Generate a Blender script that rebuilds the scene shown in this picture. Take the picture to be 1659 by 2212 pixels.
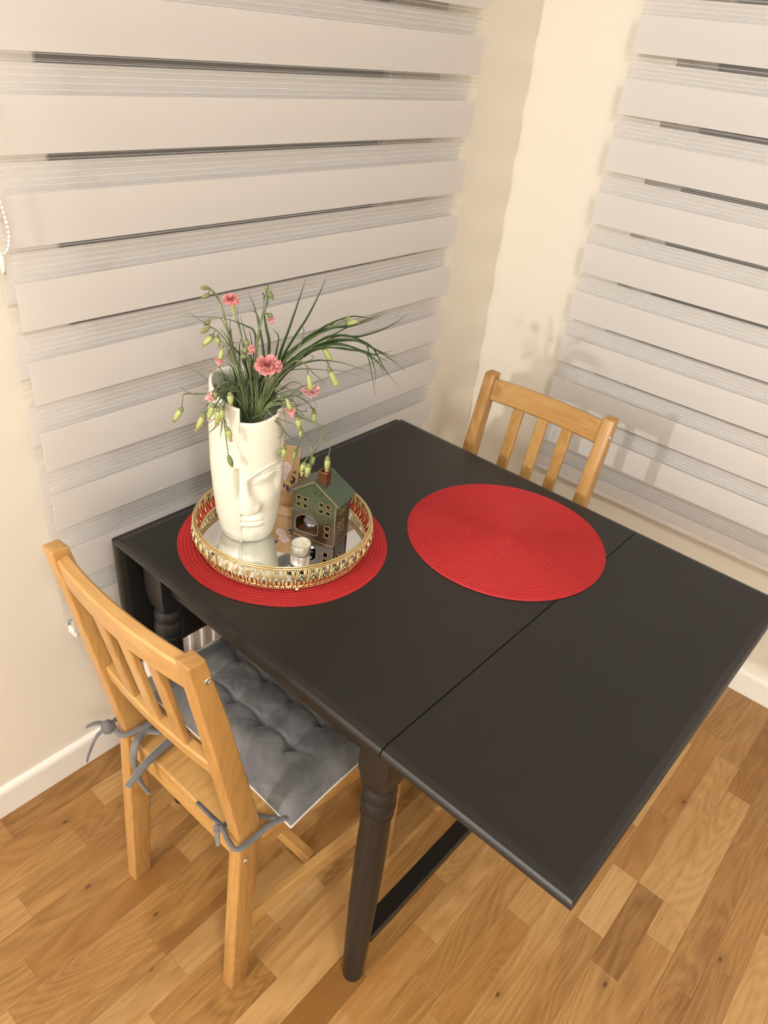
import bpy, bmesh, math, random
from mathutils import Vector, Matrix, Euler
PI = math.pi
for o in list(bpy.data.objects): bpy.data.objects.remove(o)
SC = bpy.context.scene
COL = SC.collection

# ------------------------------------------------------------------ camera, world, lights, exposure
cd = bpy.data.cameras.new('camera'); cam = bpy.data.objects.new('camera', cd); COL.objects.link(cam)
def _cam():
    y, p, r = CAMA
    cy, sy, cp, sp, cr, sr = math.cos(y), math.sin(y), math.cos(p), math.sin(p), math.cos(r), math.sin(r)
    f = Vector((sy*cp, cy*cp, sp)); rt = Vector((cy, -sy, 0)); up = rt.cross(f)
    X = rt*cr + up*sr; Y = up*cr - rt*sr
    m = Matrix(((X.x, Y.x, -f.x, 0), (X.y, Y.y, -f.y, 0), (X.z, Y.z, -f.z, 0), (0, 0, 0, 1)))
    return Matrix.Translation(CAMP) @ m
CAMA = (0.919845, -0.577110, 0.118567); CAMP = (-1.96618, -1.19023, 1.53652)
cam.matrix_world = _cam()
cd.sensor_fit = 'HORIZONTAL'; cd.sensor_width = 36.0; cd.lens = 1611.588/1659*36.0
cd.clip_start = 0.02
SC.camera = cam

w = bpy.data.worlds.new('night'); SC.world = w; w.use_nodes = True
w.node_tree.nodes['Background'].inputs[0].default_value = (0.010, 0.013, 0.020, 1)
w.node_tree.nodes['Background'].inputs[1].default_value = 1.0
SC.view_settings.view_transform = 'Standard'; SC.view_settings.look = 'None'
SC.view_settings.gamma = 1; SC.view_settings.use_curve_mapping = False
SC.view_settings.exposure = 0.0

def lamp(name, loc, power, radius, col):
    l = bpy.data.lights.new(name, 'POINT'); l.energy = power; l.shadow_soft_size = radius; l.color = col
    o = bpy.data.objects.new(name, l); COL.objects.link(o); o.location = loc
    return o
lamp('room_lamp', (-4.6, -0.72, 2.08), 200, 0.022, (0.995, 0.99, 0.985))
lamp('ceiling_lamp', (-2.35, -2.15, 2.36), 70, 0.11, (0.995, 0.99, 0.985))
lamp('fill_light', (-4.1, -3.7, 2.25), 55, 0.30, (0.995, 0.99, 0.985))  # added fill without a known fixture: lifts ambient light, softens hard shadows

# ------------------------------------------------------------------ helpers
def link(name, me, mat=None, parent=None, loc=(0, 0, 0), rot=(0, 0, 0)):
    o = bpy.data.objects.new(name, me); COL.objects.link(o)
    if me is not None and mat is not None and len(me.materials) == 0: me.materials.append(mat)
    if parent is not None: o.parent = parent
    o.location = loc; o.rotation_euler = rot
    return o
def tag(o, label=None, cat=None, group=None, kind=None):
    if label: o['label'] = label
    if cat: o['category'] = cat
    if group: o['group'] = group
    if kind: o['kind'] = kind
    return o
def thing(name, label, cat, loc=(0, 0, 0), rz=0.0, group=None):
    return tag(link(name, None, None, None, loc, (0, 0, rz)), label, cat, group)
def mesh(name, V, F, smooth=False, sharp=None):
    me = bpy.data.meshes.new(name); me.from_pydata([tuple(v) for v in V], [], F); me.update()
    if smooth:
        for p in me.polygons: p.use_smooth = True
    return me
def from_bm(name, bm, smooth=False):
    me = bpy.data.meshes.new(name); bm.normal_update(); bm.to_mesh(me); bm.free()
    if smooth:
        for p in me.polygons: p.use_smooth = True
    return me
def grain(me, axis=0, seed=0.0, tone=None):
    """writes the along-grain coordinate used by the wood material"""
    a = me.attributes.new('gr', 'FLOAT_VECTOR', 'POINT')
    n = len(me.vertices); buf = []
    for v in me.vertices:
        c = v.co
        if axis == 0: q = (c.x, c.y, c.z)
        elif axis == 1: q = (c.y, c.x, c.z)
        else: q = (c.z, c.x, c.y)
        buf += [q[0]+seed*7.31, q[1]+seed*3.17, q[2]+seed*1.93]
    a.data.foreach_set('vector', buf)
    t = me.attributes.new('tone', 'FLOAT_COLOR', 'POINT')
    tn = tone if tone else (0.5, 0.5, 0.5)
    t.data.foreach_set('color', [x for _ in range(n) for x in (tn[0], tn[1], tn[2], 1.0)])
    return me
def bev(bm, w=0.002, seg=2, edges=None):
    bmesh.ops.bevel(bm, geom=edges or bm.edges[:], offset=w, segments=seg, affect='EDGES', profile=0.5, clamp_overlap=True)
def box(name, lo, hi, b=0.002, seg=2, smooth=False):
    bm = bmesh.new(); bmesh.ops.create_cube(bm, size=1)
    for v in bm.verts:
        v.co = Vector([(lo[i]+hi[i])/2 + v.co[i]*(hi[i]-lo[i]) for i in range(3)])
    if b > 0: bev(bm, b, seg)
    return from_bm(name, bm, smooth)
def hexa(name, P, b=0.002, seg=2):
    """P: 8 corner points, bottom ring 4 then top ring 4"""
    bm = bmesh.new(); v = [bm.verts.new(p) for p in P]
    for f in ((3, 2, 1, 0), (4, 5, 6, 7), (0, 1, 5, 4), (1, 2, 6, 5), (2, 3, 7, 6), (3, 0, 4, 7)):
        bm.faces.new([v[i] for i in f])
    bmesh.ops.recalc_face_normals(bm, faces=bm.faces)
    if b > 0: bev(bm, b, seg)
    return from_bm(name, bm)
def loft(name, rings, cap=True, smooth=True, closed=True):
    V = [p for r in rings for p in r]; n = len(rings[0]); F = []
    for i in range(len(rings)-1):
        for j in range(n if closed else n-1):
            a = i*n+j; b = i*n+(j+1) % n
            F.append((a, b, b+n, a+n))
    if cap:
        F.append(tuple(range(n-1, -1, -1))); F.append(tuple(range((len(rings)-1)*n, len(rings)*n)))
    me = mesh(name, V, F, smooth)
    return me
def lathe(name, prof, n=32, center=(0, 0), cap=True, smooth=True):
    rings = [[(center[0]+r*math.cos(2*PI*k/n), center[1]+r*math.sin(2*PI*k/n), z) for k in range(n)] for r, z in prof]
    return loft(name, rings, cap, smooth)
def catmull(P, n=6):
    P = [Vector(p) for p in P]
    if len(P) < 3: return [P[0].lerp(P[-1], i/n) for i in range(n+1)]
    Q = [P[0]*2-P[1]] + P + [P[-1]*2-P[-2]]; out = []
    for i in range(1, len(Q)-2):
        a, b, c, d = Q[i-1:i+3]
        for k in range(n):
            t = k/n
            out.append(0.5*((2*b)+(c-a)*t+(2*a-5*b+4*c-d)*t*t+(3*b-a-3*c+d)*t**3))
    out.append(P[-1]); return out
def tube(name, P, R, n=6, sub=5, flat=1.0, up=Vector((0, 0, 1)), cap=True, raw=False, twist=0.0):
    """P points, R radius list or number; flat<1 squashes the section"""
    pts = catmull(P, sub) if sub else [Vector(p) for p in P]
    m = len(pts); rings = []
    prev = None
    for i, p in enumerate(pts):
        t = (pts[min(i+1, m-1)]-pts[max(i-1, 0)]).normalized()
        if prev is None:
            s = t.cross(up)
            if s.length < 1e-4: s = t.cross(Vector((1, 0, 0)))
            s.normalize()
        else:
            s = prev - t*prev.dot(t); s.normalize()
        prev = s; u2 = s.cross(t).normalized()
        if isinstance(R, (int, float)): r = R
        else:
            f = i/(m-1)*(len(R)-1); k = min(int(f), len(R)-2); r = R[k]+(R[k+1]-R[k])*(f-k)
        tw = twist*i/(m-1)
        rings.append([p+s*(r*math.cos(2*PI*k/n+tw))+u2*(r*flat*math.sin(2*PI*k/n+tw)) for k in range(n)])
    if raw: return rings
    return loft(name, rings, cap, True)
def join_meshes(name, parts, smooth=True):
    V = []; F = []
    for v, f in parts:
        o = len(V); V += v; F += [tuple(i+o for i in q) for q in f]
    return mesh(name, V, F, smooth)
def rings_vf(rings, cap=True):
    n = len(rings[0]); V = [p for r in rings for p in r]; F = []
    for i in range(len(rings)-1):
        for j in range(n):
            a = i*n+j; b = i*n+(j+1) % n; F.append((a, b, b+n, a+n))
    if cap: F.append(tuple(range(n-1, -1, -1))); F.append(tuple(range((len(rings)-1)*n, len(rings)*n)))
    return V, F
def autosmooth(o, ang=40):
    me = o.data
    bm = bmesh.new(); bm.from_mesh(me)
    for e in bm.edges:
        if len(e.link_faces) == 2 and e.calc_face_angle(0) > math.radians(ang): e.smooth = False
    for f in bm.faces: f.smooth = True
    bm.to_mesh(me); bm.free()
    return o

# ------------------------------------------------------------------ materials
def M(name, col=(0.8, 0.8, 0.8), rough=0.5, metal=0.0, **k):
    m = bpy.data.materials.new(name); m.use_nodes = True
    b = m.node_tree.nodes['Principled BSDF']
    b.inputs['Base Color'].default_value = (*col, 1); b.inputs['Roughness'].default_value = rough
    b.inputs['Metallic'].default_value = metal
    for a, v in k.items(): b.inputs[a.replace('_', ' ')].default_value = v
    return m
class NT:
    def __init__(s, m): s.t = m.node_tree; s.b = s.t.nodes['Principled BSDF']; s.out = s.t.nodes['Material Output']
    def n(s, typ, **k):
        x = s.t.nodes.new(typ)
        for a, v in k.items():
            if a.startswith('i_'):
                key = a[2:].replace('_', ' ')
                x.inputs[int(key) if key.isdigit() else key].default_value = v
            else: setattr(x, a, v)
        return x
    def l(s, a, b): s.t.links.new(a, b)
    def math(s, op, a, b=None, c=None):
        x = s.n('ShaderNodeMath', operation=op)
        for i, v in enumerate((a, b, c)):
            if v is None: continue
            if isinstance(v, (int, float)): x.inputs[i].default_value = v
            else: s.l(v, x.inputs[i])
        return x.outputs[0]
    def mix(s, f, a, b, mode='MIX'):
        x = s.n('ShaderNodeMix', data_type='RGBA', blend_type=mode)
        for i, v in ((0, f), (6, a), (7, b)):
            if isinstance(v, (int, float)): x.inputs[i].default_value = v
            elif isinstance(v, tuple): x.inputs[i].default_value = (*v, 1)
            else: s.l(v, x.inputs[i])
        return x.outputs[2]
    def ramp(s, f, stops):
        x = s.n('ShaderNodeValToRGB'); e = x.color_ramp.elements
        while len(e) < len(stops): e.new(0.5)
        for q, (p, c) in zip(e, stops): q.position = p; q.color = (*c, 1) if len(c) == 3 else c
        s.l(f, x.inputs[0]); return x.outputs[0]
    def noise(s, vec, scale, detail=3, rough=0.5, dist=0.0):
        x = s.n('ShaderNodeTexNoise'); x.inputs['Scale'].default_value = scale; x.inputs['Detail'].default_value = detail
        x.inputs['Roughness'].default_value = rough; x.inputs['Distortion'].default_value = dist
        if vec is not None: s.l(vec, x.inputs['Vector'])
        return x.outputs['Fac']
    def mapping(s, vec, sc=(1, 1, 1), loc=(0, 0, 0), rot=(0, 0, 0)):
        x = s.n('ShaderNodeMapping'); x.inputs['Scale'].default_value = sc; x.inputs['Location'].default_value = loc
        x.inputs['Rotation'].default_value = rot
        s.l(vec, x.inputs['Vector']); return x.outputs[0]
    def bump(s, h, strength=0.2, dist=0.001):
        x = s.n('ShaderNodeBump'); x.inputs['Strength'].default_value = strength; x.inputs['Distance'].default_value = dist
        s.l(h, x.inputs['Height']); s.l(x.outputs[0], s.b.inputs['Normal']); return x
    def geo(s): return s.n('ShaderNodeNewGeometry').outputs['Position']
    def obj(s): return s.n('ShaderNodeTexCoord').outputs['Object']

def wood(name, dark, mid, light, rough=0.38, knots=0.0, toned=False, figure=1.0):
    m = M(name, mid, rough); t = NT(m)
    at = t.n('ShaderNodeAttribute', attribute_name='gr').outputs['Vector']
    tn = t.n('ShaderNodeAttribute', attribute_name='tone')
    sep = t.n('ShaderNodeSeparateColor'); t.l(tn.outputs['Color'], sep.inputs[0])
    # cathedral figure: contour lines of a stretched low-frequency noise
    base = t.noise(t.mapping(at, (1.5, 9, 9)), 1.0, 2.0, 0.45, 0.45)
    lines = t.math('FRACT', t.math('MULTIPLY', base, 22.0))
    tri = t.math('ABSOLUTE', t.math('SUBTRACT', lines, 0.5))          # 0..0.5
    fig = t.math('MULTIPLY', tri, 2.0)
    wob = t.noise(t.mapping(at, (10, 120, 120)), 1.0, 4, 0.6)
    pores = t.noise(t.mapping(at, (30, 700, 700)), 1.0, 2, 0.6)
    big = t.noise(t.mapping(at, (2.2, 9, 9), (3, 1, 0)), 1.0, 2, 0.5)
    f = t.math('ADD', t.math('MULTIPLY', fig, 0.15*figure), t.math('MULTIPLY', wob, 0.42))
    f = t.math('ADD', f, t.math('MULTIPLY', pores, 0.26))
    f = t.math('ADD', f, t.math('MULTIPLY', big, 0.38))
    if toned:
        f = t.math('ADD', f, t.math('MULTIPLY', t.math('SUBTRACT', sep.outputs[0], 0.5), 0.62))
    c = t.ramp(f, [(0.34, dark), (0.60, mid), (0.92, light)])
    if toned:   # hue drift between the pieces
        c = t.mix(t.math('MULTIPLY', sep.outputs[1], 0.45), c, (mid[0]*1.02, mid[1]*0.86, mid[2]*0.70))
    if knots > 0:
        vo = t.n('ShaderNodeTexVoronoi', voronoi_dimensions='2D'); vo.inputs['Scale'].default_value = 1.0
        t.l(t.mapping(at, (4.6, 9.0, 9.0)), vo.inputs['Vector'])
        sc = t.n('ShaderNodeSeparateColor'); t.l(vo.outputs['Color'], sc.inputs[0])
        pick = t.math('GREATER_THAN', sc.outputs[0], 1.0-knots)
        d = t.math('ADD', vo.outputs['Distance'], t.math('MULTIPLY', wob, 0.05))
        k = t.math('MULTIPLY', pick, t.ramp(d, [(0.035, (1, 1, 1)), (0.065, (0, 0, 0))]))
        halo = t.math('MULTIPLY', pick, t.ramp(d, [(0.06, (1, 1, 1)), (0.22, (0, 0, 0))]))
        c = t.mix(t.math('MULTIPLY', halo, 0.45), c, dark)
        c = t.mix(t.math('MULTIPLY', k, 0.85), c, (0.035, 0.014, 0.006))
    t.l(c, t.b.inputs['Base Color'])
    t.bump(t.math('ADD', pores, t.math('MULTIPLY', fig, 0.4)), 0.12, 0.0006)
    return m
MAT = {}
MAT['oak'] = wood('oak_parquet', (0.190, 0.088, 0.022), (0.335, 0.175, 0.055), (0.50, 0.305, 0.125), 0.33, 0.20, True)
MAT['pine'] = wood('pine', (0.27, 0.130, 0.034), (0.43, 0.235, 0.073), (0.53, 0.325, 0.118), 0.36, 0.03, True, 0.8)
MAT['card_wood'] = wood('light_wood', (0.50, 0.30, 0.14), (0.62, 0.40, 0.20), (0.70, 0.48, 0.27), 0.5, 0, False, 0.5)

def mat_wall(name, col):
    m = M(name, col, 0.55); t = NT(m)
    t.bump(t.noise(t.geo(), 260, 3, 0.6), 0.10, 0.0008)
    b = t.noise(t.geo(), 1.1, 2, 0.5)
    t.l(t.mix(b, col, tuple(x*0.975 for x in col)), t.b.inputs['Base Color'])
    return m
MAT['wall'] = mat_wall('wall_paint', (0.82, 0.765, 0.665))
MAT['ceiling'] = mat_wall('ceiling_paint', (0.82, 0.80, 0.76))
MAT['trim'] = M('trim_white', (0.84, 0.81, 0.75), 0.35)
MAT['frame'] = M('window_frame_white', (0.70, 0.66, 0.58), 0.3)
MAT['glass'] = M('window_glass', (0.02, 0.025, 0.03), 0.05); MAT['glass'].node_tree.nodes['Principled BSDF'].inputs['Transmission Weight'].default_value = 0.0

def mat_fabric():
    m = M('blind_fabric', (0.885, 0.865, 0.84), 0.85); t = NT(m)
    wv = t.n('ShaderNodeTexWave', wave_type='BANDS', bands_direction='Z'); wv.inputs['Scale'].default_value = 400
    t.l(t.obj(), wv.inputs['Vector'])
    t.bump(wv.outputs['Fac'], 0.08, 0.0003)
    tr = t.n('ShaderNodeBsdfTranslucent'); tr.inputs['Color'].default_value = (0.885, 0.865, 0.84, 1)
    mx = t.n('ShaderNodeMixShader'); mx.inputs[0].default_value = 0.45
    t.l(t.b.outputs[0], mx.inputs[1]); t.l(tr.outputs[0], mx.inputs[2]); t.l(mx.outputs[0], t.out.inputs[0])
    return m
MAT['fabric'] = mat_fabric()
def mat_sheer():
    """loosely woven yarn: open mesh with a denser cord every 9 mm"""
    m = M('blind_sheer', (0.885, 0.865, 0.84), 0.85); t = NT(m)
    sp = t.n('ShaderNodeSeparateXYZ'); t.l(t.obj(), sp.inputs[0])
    z = t.math('FRACT', t.math('MULTIPLY', sp.outputs[2], 1/0.0088))
    cord = t.math('LESS_THAN', t.math('ABSOLUTE', t.math('SUBTRACT', z, 0.5)), 0.055)
    cov = t.math('ADD', t.math('MULTIPLY', cord, 0.20), 0.045)
    tp = t.n('ShaderNodeBsdfTransparent')
    mx = t.n('ShaderNodeMixShader'); t.l(cov, mx.inputs[0]); t.l(tp.outputs[0], mx.inputs[1]); t.l(t.b.outputs[0], mx.inputs[2])
    t.l(mx.outputs[0], t.out.inputs[0])
    return m
MAT['sheer'] = mat_sheer()

def mat_black():
    m = M('black_lacquer', (0.0100, 0.0092, 0.0086), 0.42); t = NT(m)
    t.b.inputs['Specular IOR Level'].default_value = 0.45
    n = t.noise(t.mapping(t.obj(), (30, 260, 260)), 1.0, 3, 0.6)
    t.bump(n, 0.05, 0.0005)
    r = t.math('ADD', t.math('MULTIPLY', t.noise(t.obj(), 14, 3, 0.6), 0.12), 0.36)
    t.l(r, t.b.inputs['Roughness'])
    return m
MAT['black'] = mat_black()
MAT['black_edge'] = M('black_worn_edge', (0.045, 0.042, 0.040), 0.34)
def mat_mat():
    m = M('red_woven_cord', (0.55, 0.018, 0.020), 0.62); t = NT(m)
    uv = t.n('ShaderNodeAttribute', attribute_name='arc').outputs['Vector']
    sp = t.n('ShaderNodeSeparateXYZ'); t.l(uv, sp.inputs[0])
    a = t.math('SINE', t.math('MULTIPLY', t.math('ADD', sp.outputs[0], t.math('MULTIPLY', sp.outputs[1], 0.8)), 2*PI/0.0042))
    n = t.noise(t.geo(), 500, 2)
    h = t.math('ADD', t.math('MULTIPLY', a, 0.5), n)
    t.bump(h, 0.5, 0.0008)
    c = t.mix(t.math('MULTIPLY', t.math('ADD', a, 1.0), 0.5), (0.37, 0.012, 0.014), (0.50, 0.026, 0.028))
    t.l(c, t.b.inputs['Base Color'])
    t.b.inputs['Specular IOR Level'].default_value = 0.35
    return m
MAT['red'] = mat_mat()
MAT['gold'] = M('gold_plate', (0.80, 0.655, 0.37), 0.20, 1.0)
def _gold():
    t = NT(MAT['gold']); t.bump(t.noise(t.geo(), 900, 3, 0.6), 0.25, 0.0006)
_gold()
MAT['mirror'] = M('mirror', (0.86, 0.87, 0.86), 0.012, 1.0)
MAT['ceramic'] = M('cream_ceramic', (0.72, 0.70, 0.59), 0.30); MAT['ceramic'].node_tree.nodes['Principled BSDF'].inputs['Coat Weight'].default_value = 0.15
def mat_glaze(name, top, low, z0, z1):
    """reactive glaze: green upper, running into brown below (a colour of the thing itself), pitted"""
    m = M(name, top, 0.34, Specular_IOR_Level=0.35); t = NT(m)
    sp = t.n('ShaderNodeSeparateXYZ'); t.l(t.obj(), sp.inputs[0])
    n = t.noise(t.obj(), 45, 4, 0.6); n2 = t.noise(t.obj(), 260, 3, 0.6)
    f = t.math('ADD', t.math('DIVIDE', t.math('SUBTRACT', sp.outputs[2], z0), z1-z0), t.math('MULTIPLY', t.math('SUBTRACT', n, 0.5), 1.3))
    c = t.mix(t.ramp(f, [(0.25, (0, 0, 0)), (0.75, (1, 1, 1))]), low, top)
    c = t.mix(t.ramp(n2, [(0.30, (1, 1, 1)), (0.45, (0, 0, 0))]), c, (0.018, 0.012, 0.006))
    t.l(c, t.b.inputs['Base Color'])
    t.bump(n2, 0.35, 0.001); t.b.inputs['Coat Weight'].default_value = 0.05
    return m
MAT['glaze'] = mat_glaze('green_brown_glaze', (0.045, 0.060, 0.028), (0.028, 0.014, 0.005), 0.015, 0.085)
MAT['glaze_roof'] = mat_glaze('green_glaze', (0.055, 0.085, 0.055), (0.050, 0.070, 0.040), 0.0, 0.05)
MAT['glaze_brown'] = M('brown_glaze', (0.085, 0.034, 0.012), 0.15)
MAT['glaze_edge'] = M('amber_glaze_edge', (0.30, 0.17, 0.065), 0.25)
MAT['clay'] = M('bare_clay', (0.50, 0.22, 0.09), 0.7)
MAT['alu'] = M('aluminium', (0.80, 0.79, 0.77), 0.28, 1.0)
MAT['wax'] = M('wax', (0.78, 0.71, 0.56), 0.4); MAT['wax'].node_tree.nodes['Principled BSDF'].inputs['Subsurface Weight'].default_value = 0.25
MAT['wax_grey'] = M('grey_wax', (0.42, 0.38, 0.38), 0.35)
MAT['wick'] = M('wick', (0.05, 0.04, 0.04), 0.9)
MAT['wick_white'] = M('wick_white', (0.75, 0.72, 0.66), 0.9)
MAT['screw'] = M('screw_metal', (0.62, 0.62, 0.60), 0.28, 1.0)
MAT['white_plastic'] = M('white_plastic', (0.84, 0.82, 0.78), 0.3)
MAT['clear'] = M('clear_plastic', (0.90, 0.88, 0.86), 0.12); MAT['clear'].node_tree.nodes['Principled BSDF'].inputs['Transmission Weight'].default_value = 0.6
MAT['radiator'] = M('radiator_enamel', (0.78, 0.74, 0.70), 0.3)
def mat_velvet():
    m = M('grey_velvet', (0.115, 0.115, 0.120), 0.75); t = NT(m)
    t.b.inputs['Sheen Weight'].default_value = 0.55; t.b.inputs['Sheen Roughness'].default_value = 0.35
    t.b.inputs['Sheen Tint'].default_value = (0.80, 0.78, 0.76, 1)
    n = t.ramp(t.noise(t.obj(), 13, 4, 0.62, 1.2), [(0.33, (0, 0, 0)), (0.68, (1, 1, 1))])
    t.l(t.mix(n, (0.075, 0.075, 0.077), (0.158, 0.153, 0.149)), t.b.inputs['Base Color'])  # uneven sheen of the nap painted into the base colour as lighter patches
    t.bump(t.noise(t.obj(), 700, 2), 0.08, 0.0005)
    return m
MAT['velvet'] = mat_velvet()
MAT['piping'] = M('pale_lining', (0.62, 0.58, 0.52), 0.8)
def mat_leaf(name, a, b, rough=0.5):
    m = M(name, a, rough); t = NT(m)
    t.l(t.mix(t.noise(t.geo(), 70, 3), a, b), t.b.inputs['Base Color'])
    t.b.inputs['Subsurface Weight'].default_value = 0.0
    return m
MAT['stem'] = mat_leaf('stem_green', (0.085, 0.115, 0.040), (0.17, 0.20, 0.085))
MAT['leaf'] = mat_leaf('carnation_leaf', (0.050, 0.080, 0.032), (0.13, 0.165, 0.085))
MAT['blade'] = mat_leaf('long_blade', (0.022, 0.050, 0.012), (0.050, 0.090, 0.025), 0.38)
MAT['bud'] = mat_leaf('bud_green', (0.24, 0.30, 0.075), (0.46, 0.48, 0.20))
MAT['bud_dark'] = mat_leaf('bud_olive', (0.12, 0.15, 0.045), (0.22, 0.24, 0.10))
MAT['bud_tip'] = mat_leaf('bud_tip_dry', (0.42, 0.30, 0.14), (0.62, 0.50, 0.30))
MAT['petal'] = mat_leaf('pink_petal', (0.62, 0.16, 0.17), (0.80, 0.40, 0.38), 0.7)
MAT['petal_pale'] = mat_leaf('pale_pink_petal', (0.74, 0.27, 0.29), (0.85, 0.60, 0.56), 0.7)

# ------------------------------------------------------------------ room shell
RX, RY, RH = -6.0, -4.6, 2.46
T = 0.16
W1 = (-1.352, -0.388, 0.47, 2.05)      # window in the left wall  (x0,x1,z0,z1)
W2 = (-1.38, -0.383, 0.47, 2.05)       # window in the right wall (y0,y1,z0,z1)
def boxes(name, L):
    bm = bmesh.new()
    for lo, hi in L:
        g = bmesh.ops.create_cube(bm, size=1)['verts']
        for v in g: v.co = Vector([(lo[i]+hi[i])/2 + v.co[i]*(hi[i]-lo[i]) for i in range(3)])
    return from_bm(name, bm)
def struct(name, me, mat, parent=None):
    o = link(name, me, mat, parent)
    if parent is None: o['kind'] = 'structure'
    return o
x0, x1, z0, z1 = W1
wl = struct('wall_left', boxes('wall_left', [((RX, 0, 0), (x0, T, RH)), ((x1, 0, 0), (T, T, RH)), ((x0, 0, 0), (x1, T, z0)), ((x0, 0, z1), (x1, T, RH))]), MAT['wall'])
y0, y1, z0, z1 = W2
wr = struct('wall_right', boxes('wall_right', [((0, y1, 0), (T, 0, RH)), ((0, RY, 0), (T, y0, RH)), ((0, y0, 0), (T, y1, z0)), ((0, y0, z1), (T, y1, RH))]), MAT['wall'])
struct('wall_back', boxes('wall_back', [((RX-T, RY, 0), (RX, T, RH))]), MAT['wall'])
struct('wall_near', boxes('wall_near', [((RX-T, RY-T, 0), (T, RY, RH))]), MAT['wall'])
struct('ceiling', boxes('ceiling', [((RX-T, RY-T, RH), (T, T, RH+0.1))]), MAT['ceiling'])
def skirting(name, a, b, n):
    """baseboard with a rounded top running a->b, n = direction into the room"""
    a = Vector(a); b = Vector(b); n = Vector(n)
    prof = [(0, 0), (0.012, 0), (0.012, 0.066), (0.0105, 0.0725), (0.007, 0.077), (0.003, 0.079), (0, 0.079)]
    rings = [[p+n*d+Vector((0, 0, h)) for d, h in prof] for p in (a, b)]
    me = loft(name, rings, True, False)
    bm = bmesh.new(); bm.from_mesh(me); bmesh.ops.recalc_face_normals(bm, faces=bm.faces); bm.to_mesh(me); bm.free()
    return struct(name, me, MAT['trim'])
skirting('baseboard_left', (RX, 0, 0), (0, 0, 0), (0, -1, 0))
skirting('baseboard_right', (0, 0, 0), (0, RY, 0), (-1, 0, 0))

def window(name, axis, a0, a1, z0, z1, dep):
    """white casement frame set back in the opening with dark night glass"""
    fw, fd = 0.058, 0.05
    def bx(nm, u0, u1, v0, v1, d0, d1, mat, parent, b=0.003):
        lo = (u0, d0, v0) if axis == 0 else (d0, u0, v0)
        hi = (u1, d1, v1) if axis == 0 else (d1, u1, v1)
        return link(nm, box(nm, lo, hi, b, 1), mat, parent)
    fr = tag(link(name, boxes(name, [((0, 0, 0), (0, 0, 0))]) if False else None), kind='structure')
    for u0, u1, v0, v1 in ((a0, a0+fw, z0, z1), (a1-fw, a1, z0, z1), (a0+fw, a1-fw, z0, z0+fw), (a0+fw, a1-fw, z1-fw, z1)):
        bx('frame_bar', u0, u1, v0, v1, dep, dep+fd, MAT['frame'], fr)
    bx('pane', a0+fw, a1-fw, z0+fw, z1-fw, dep+0.02, dep+0.026, MAT['glass'], fr, 0)
    return fr
window('window_1', 0, W1[0], W1[1], W1[2], W1[3], 0.10)
window('window_2', 1, W2[0], W2[1], W2[2], W2[3], 0.10)

# ------------------------------------------------------------------ parquet floor, every stave a piece
rnd = random.Random(7)
floor = struct('floor', boxes('floor', [((RX-T, RY-T, -0.12), (T, T, -0.008))]), MAT['glaze_edge'])
PW = 0.0613; Y0 = -1.242
KJ = {19: [-1.668], 17: [-1.571], 15: [-1.467], 16: [-1.724], 14: [-1.774], 13: [-1.508], 12: [-1.589], 11: [-1.583, -1.278],
      10: [-1.67, -1.401, -1.278], 9: [-1.47, -1.278], 7: [-1.09], 6: [-1.205], 5: [-1.28], 3: [-0.655], 2: [-0.953, -0.784, -0.576],
      1: [-0.784], 0: [-0.878, -0.784], -1: [-0.938, -0.53], -2: [-0.84, -0.63]}
BR = {(2, -0.953): 0.98, (11, -1.583): 0.86, (0, -0.878): 0.80, (7, -1.09): 0.80, (6, -1.205): 0.78, (-2, -1.0): 0.75, (10, -1.401): 0.9,
      (9, -1.278): 0.62, (5, -1.28): 0.42, (1, -0.96): 0.60, (19, -1.668): 0.16, (3, -0.655): 0.9, (-1, -0.938): 0.36, (5, -0.9): 0.5, (0, -1.1): 0.40, (2, -1.2): 0.42}
def joints(n, lo, hi):
    k = sorted(KJ.get(n, [])); out = []
    pts = [lo-0.2] + k + [hi+0.2]
    for a, b in zip(pts[:-1], pts[1:]):
        out.append(a); x = a
        while b-x > 0.56:
            x += rnd.uniform(0.2, 0.5)
            if b-x > 0.14: out.append(x)
            else: break
    out.append(pts[-1])
    out = sorted(set(round(q, 4) for q in out))
    return [lo] + [q for q in out if lo+0.05 < q < hi-0.05] + [hi]
def stave_vf(xa, xb, ya, yb):
    g = 0.00010; h = 0.0003; bt = 0.0005
    xa += g; xb -= g; ya += g; yb -= g
    V = [(xa, ya, -0.008), (xb, ya, -0.008), (xb, yb, -0.008), (xa, yb, -0.008),
         (xa, ya, -h), (xb, ya, -h), (xb, yb, -h), (xa, yb, -h),
         (xa+bt*.6, ya+bt*.6, 0), (xb-bt*.6, ya+bt*.6, 0), (xb-bt*.6, yb-bt*.6, 0), (xa+bt*.6, yb-bt*.6, 0)]
    F = [(8, 9, 10, 11)]
    for o in (0, 4):
        for i in range(4):
            j = (i+1) % 4; F.append((o+i, o+j, o+j+4, o+i+4))
    return V, F
def tone_of(n, x):
    for (m, q), t in BR.items():
        if m == n and abs(q-x) < 0.02: return (t, 0.12, rnd.random())
    return (min(1, max(0, rnd.gauss(0.47, 0.20))), rnd.random()**1.6, rnd.random())
rest = []; rest_tone = []
NMAX = int((0-Y0)/PW)
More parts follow.
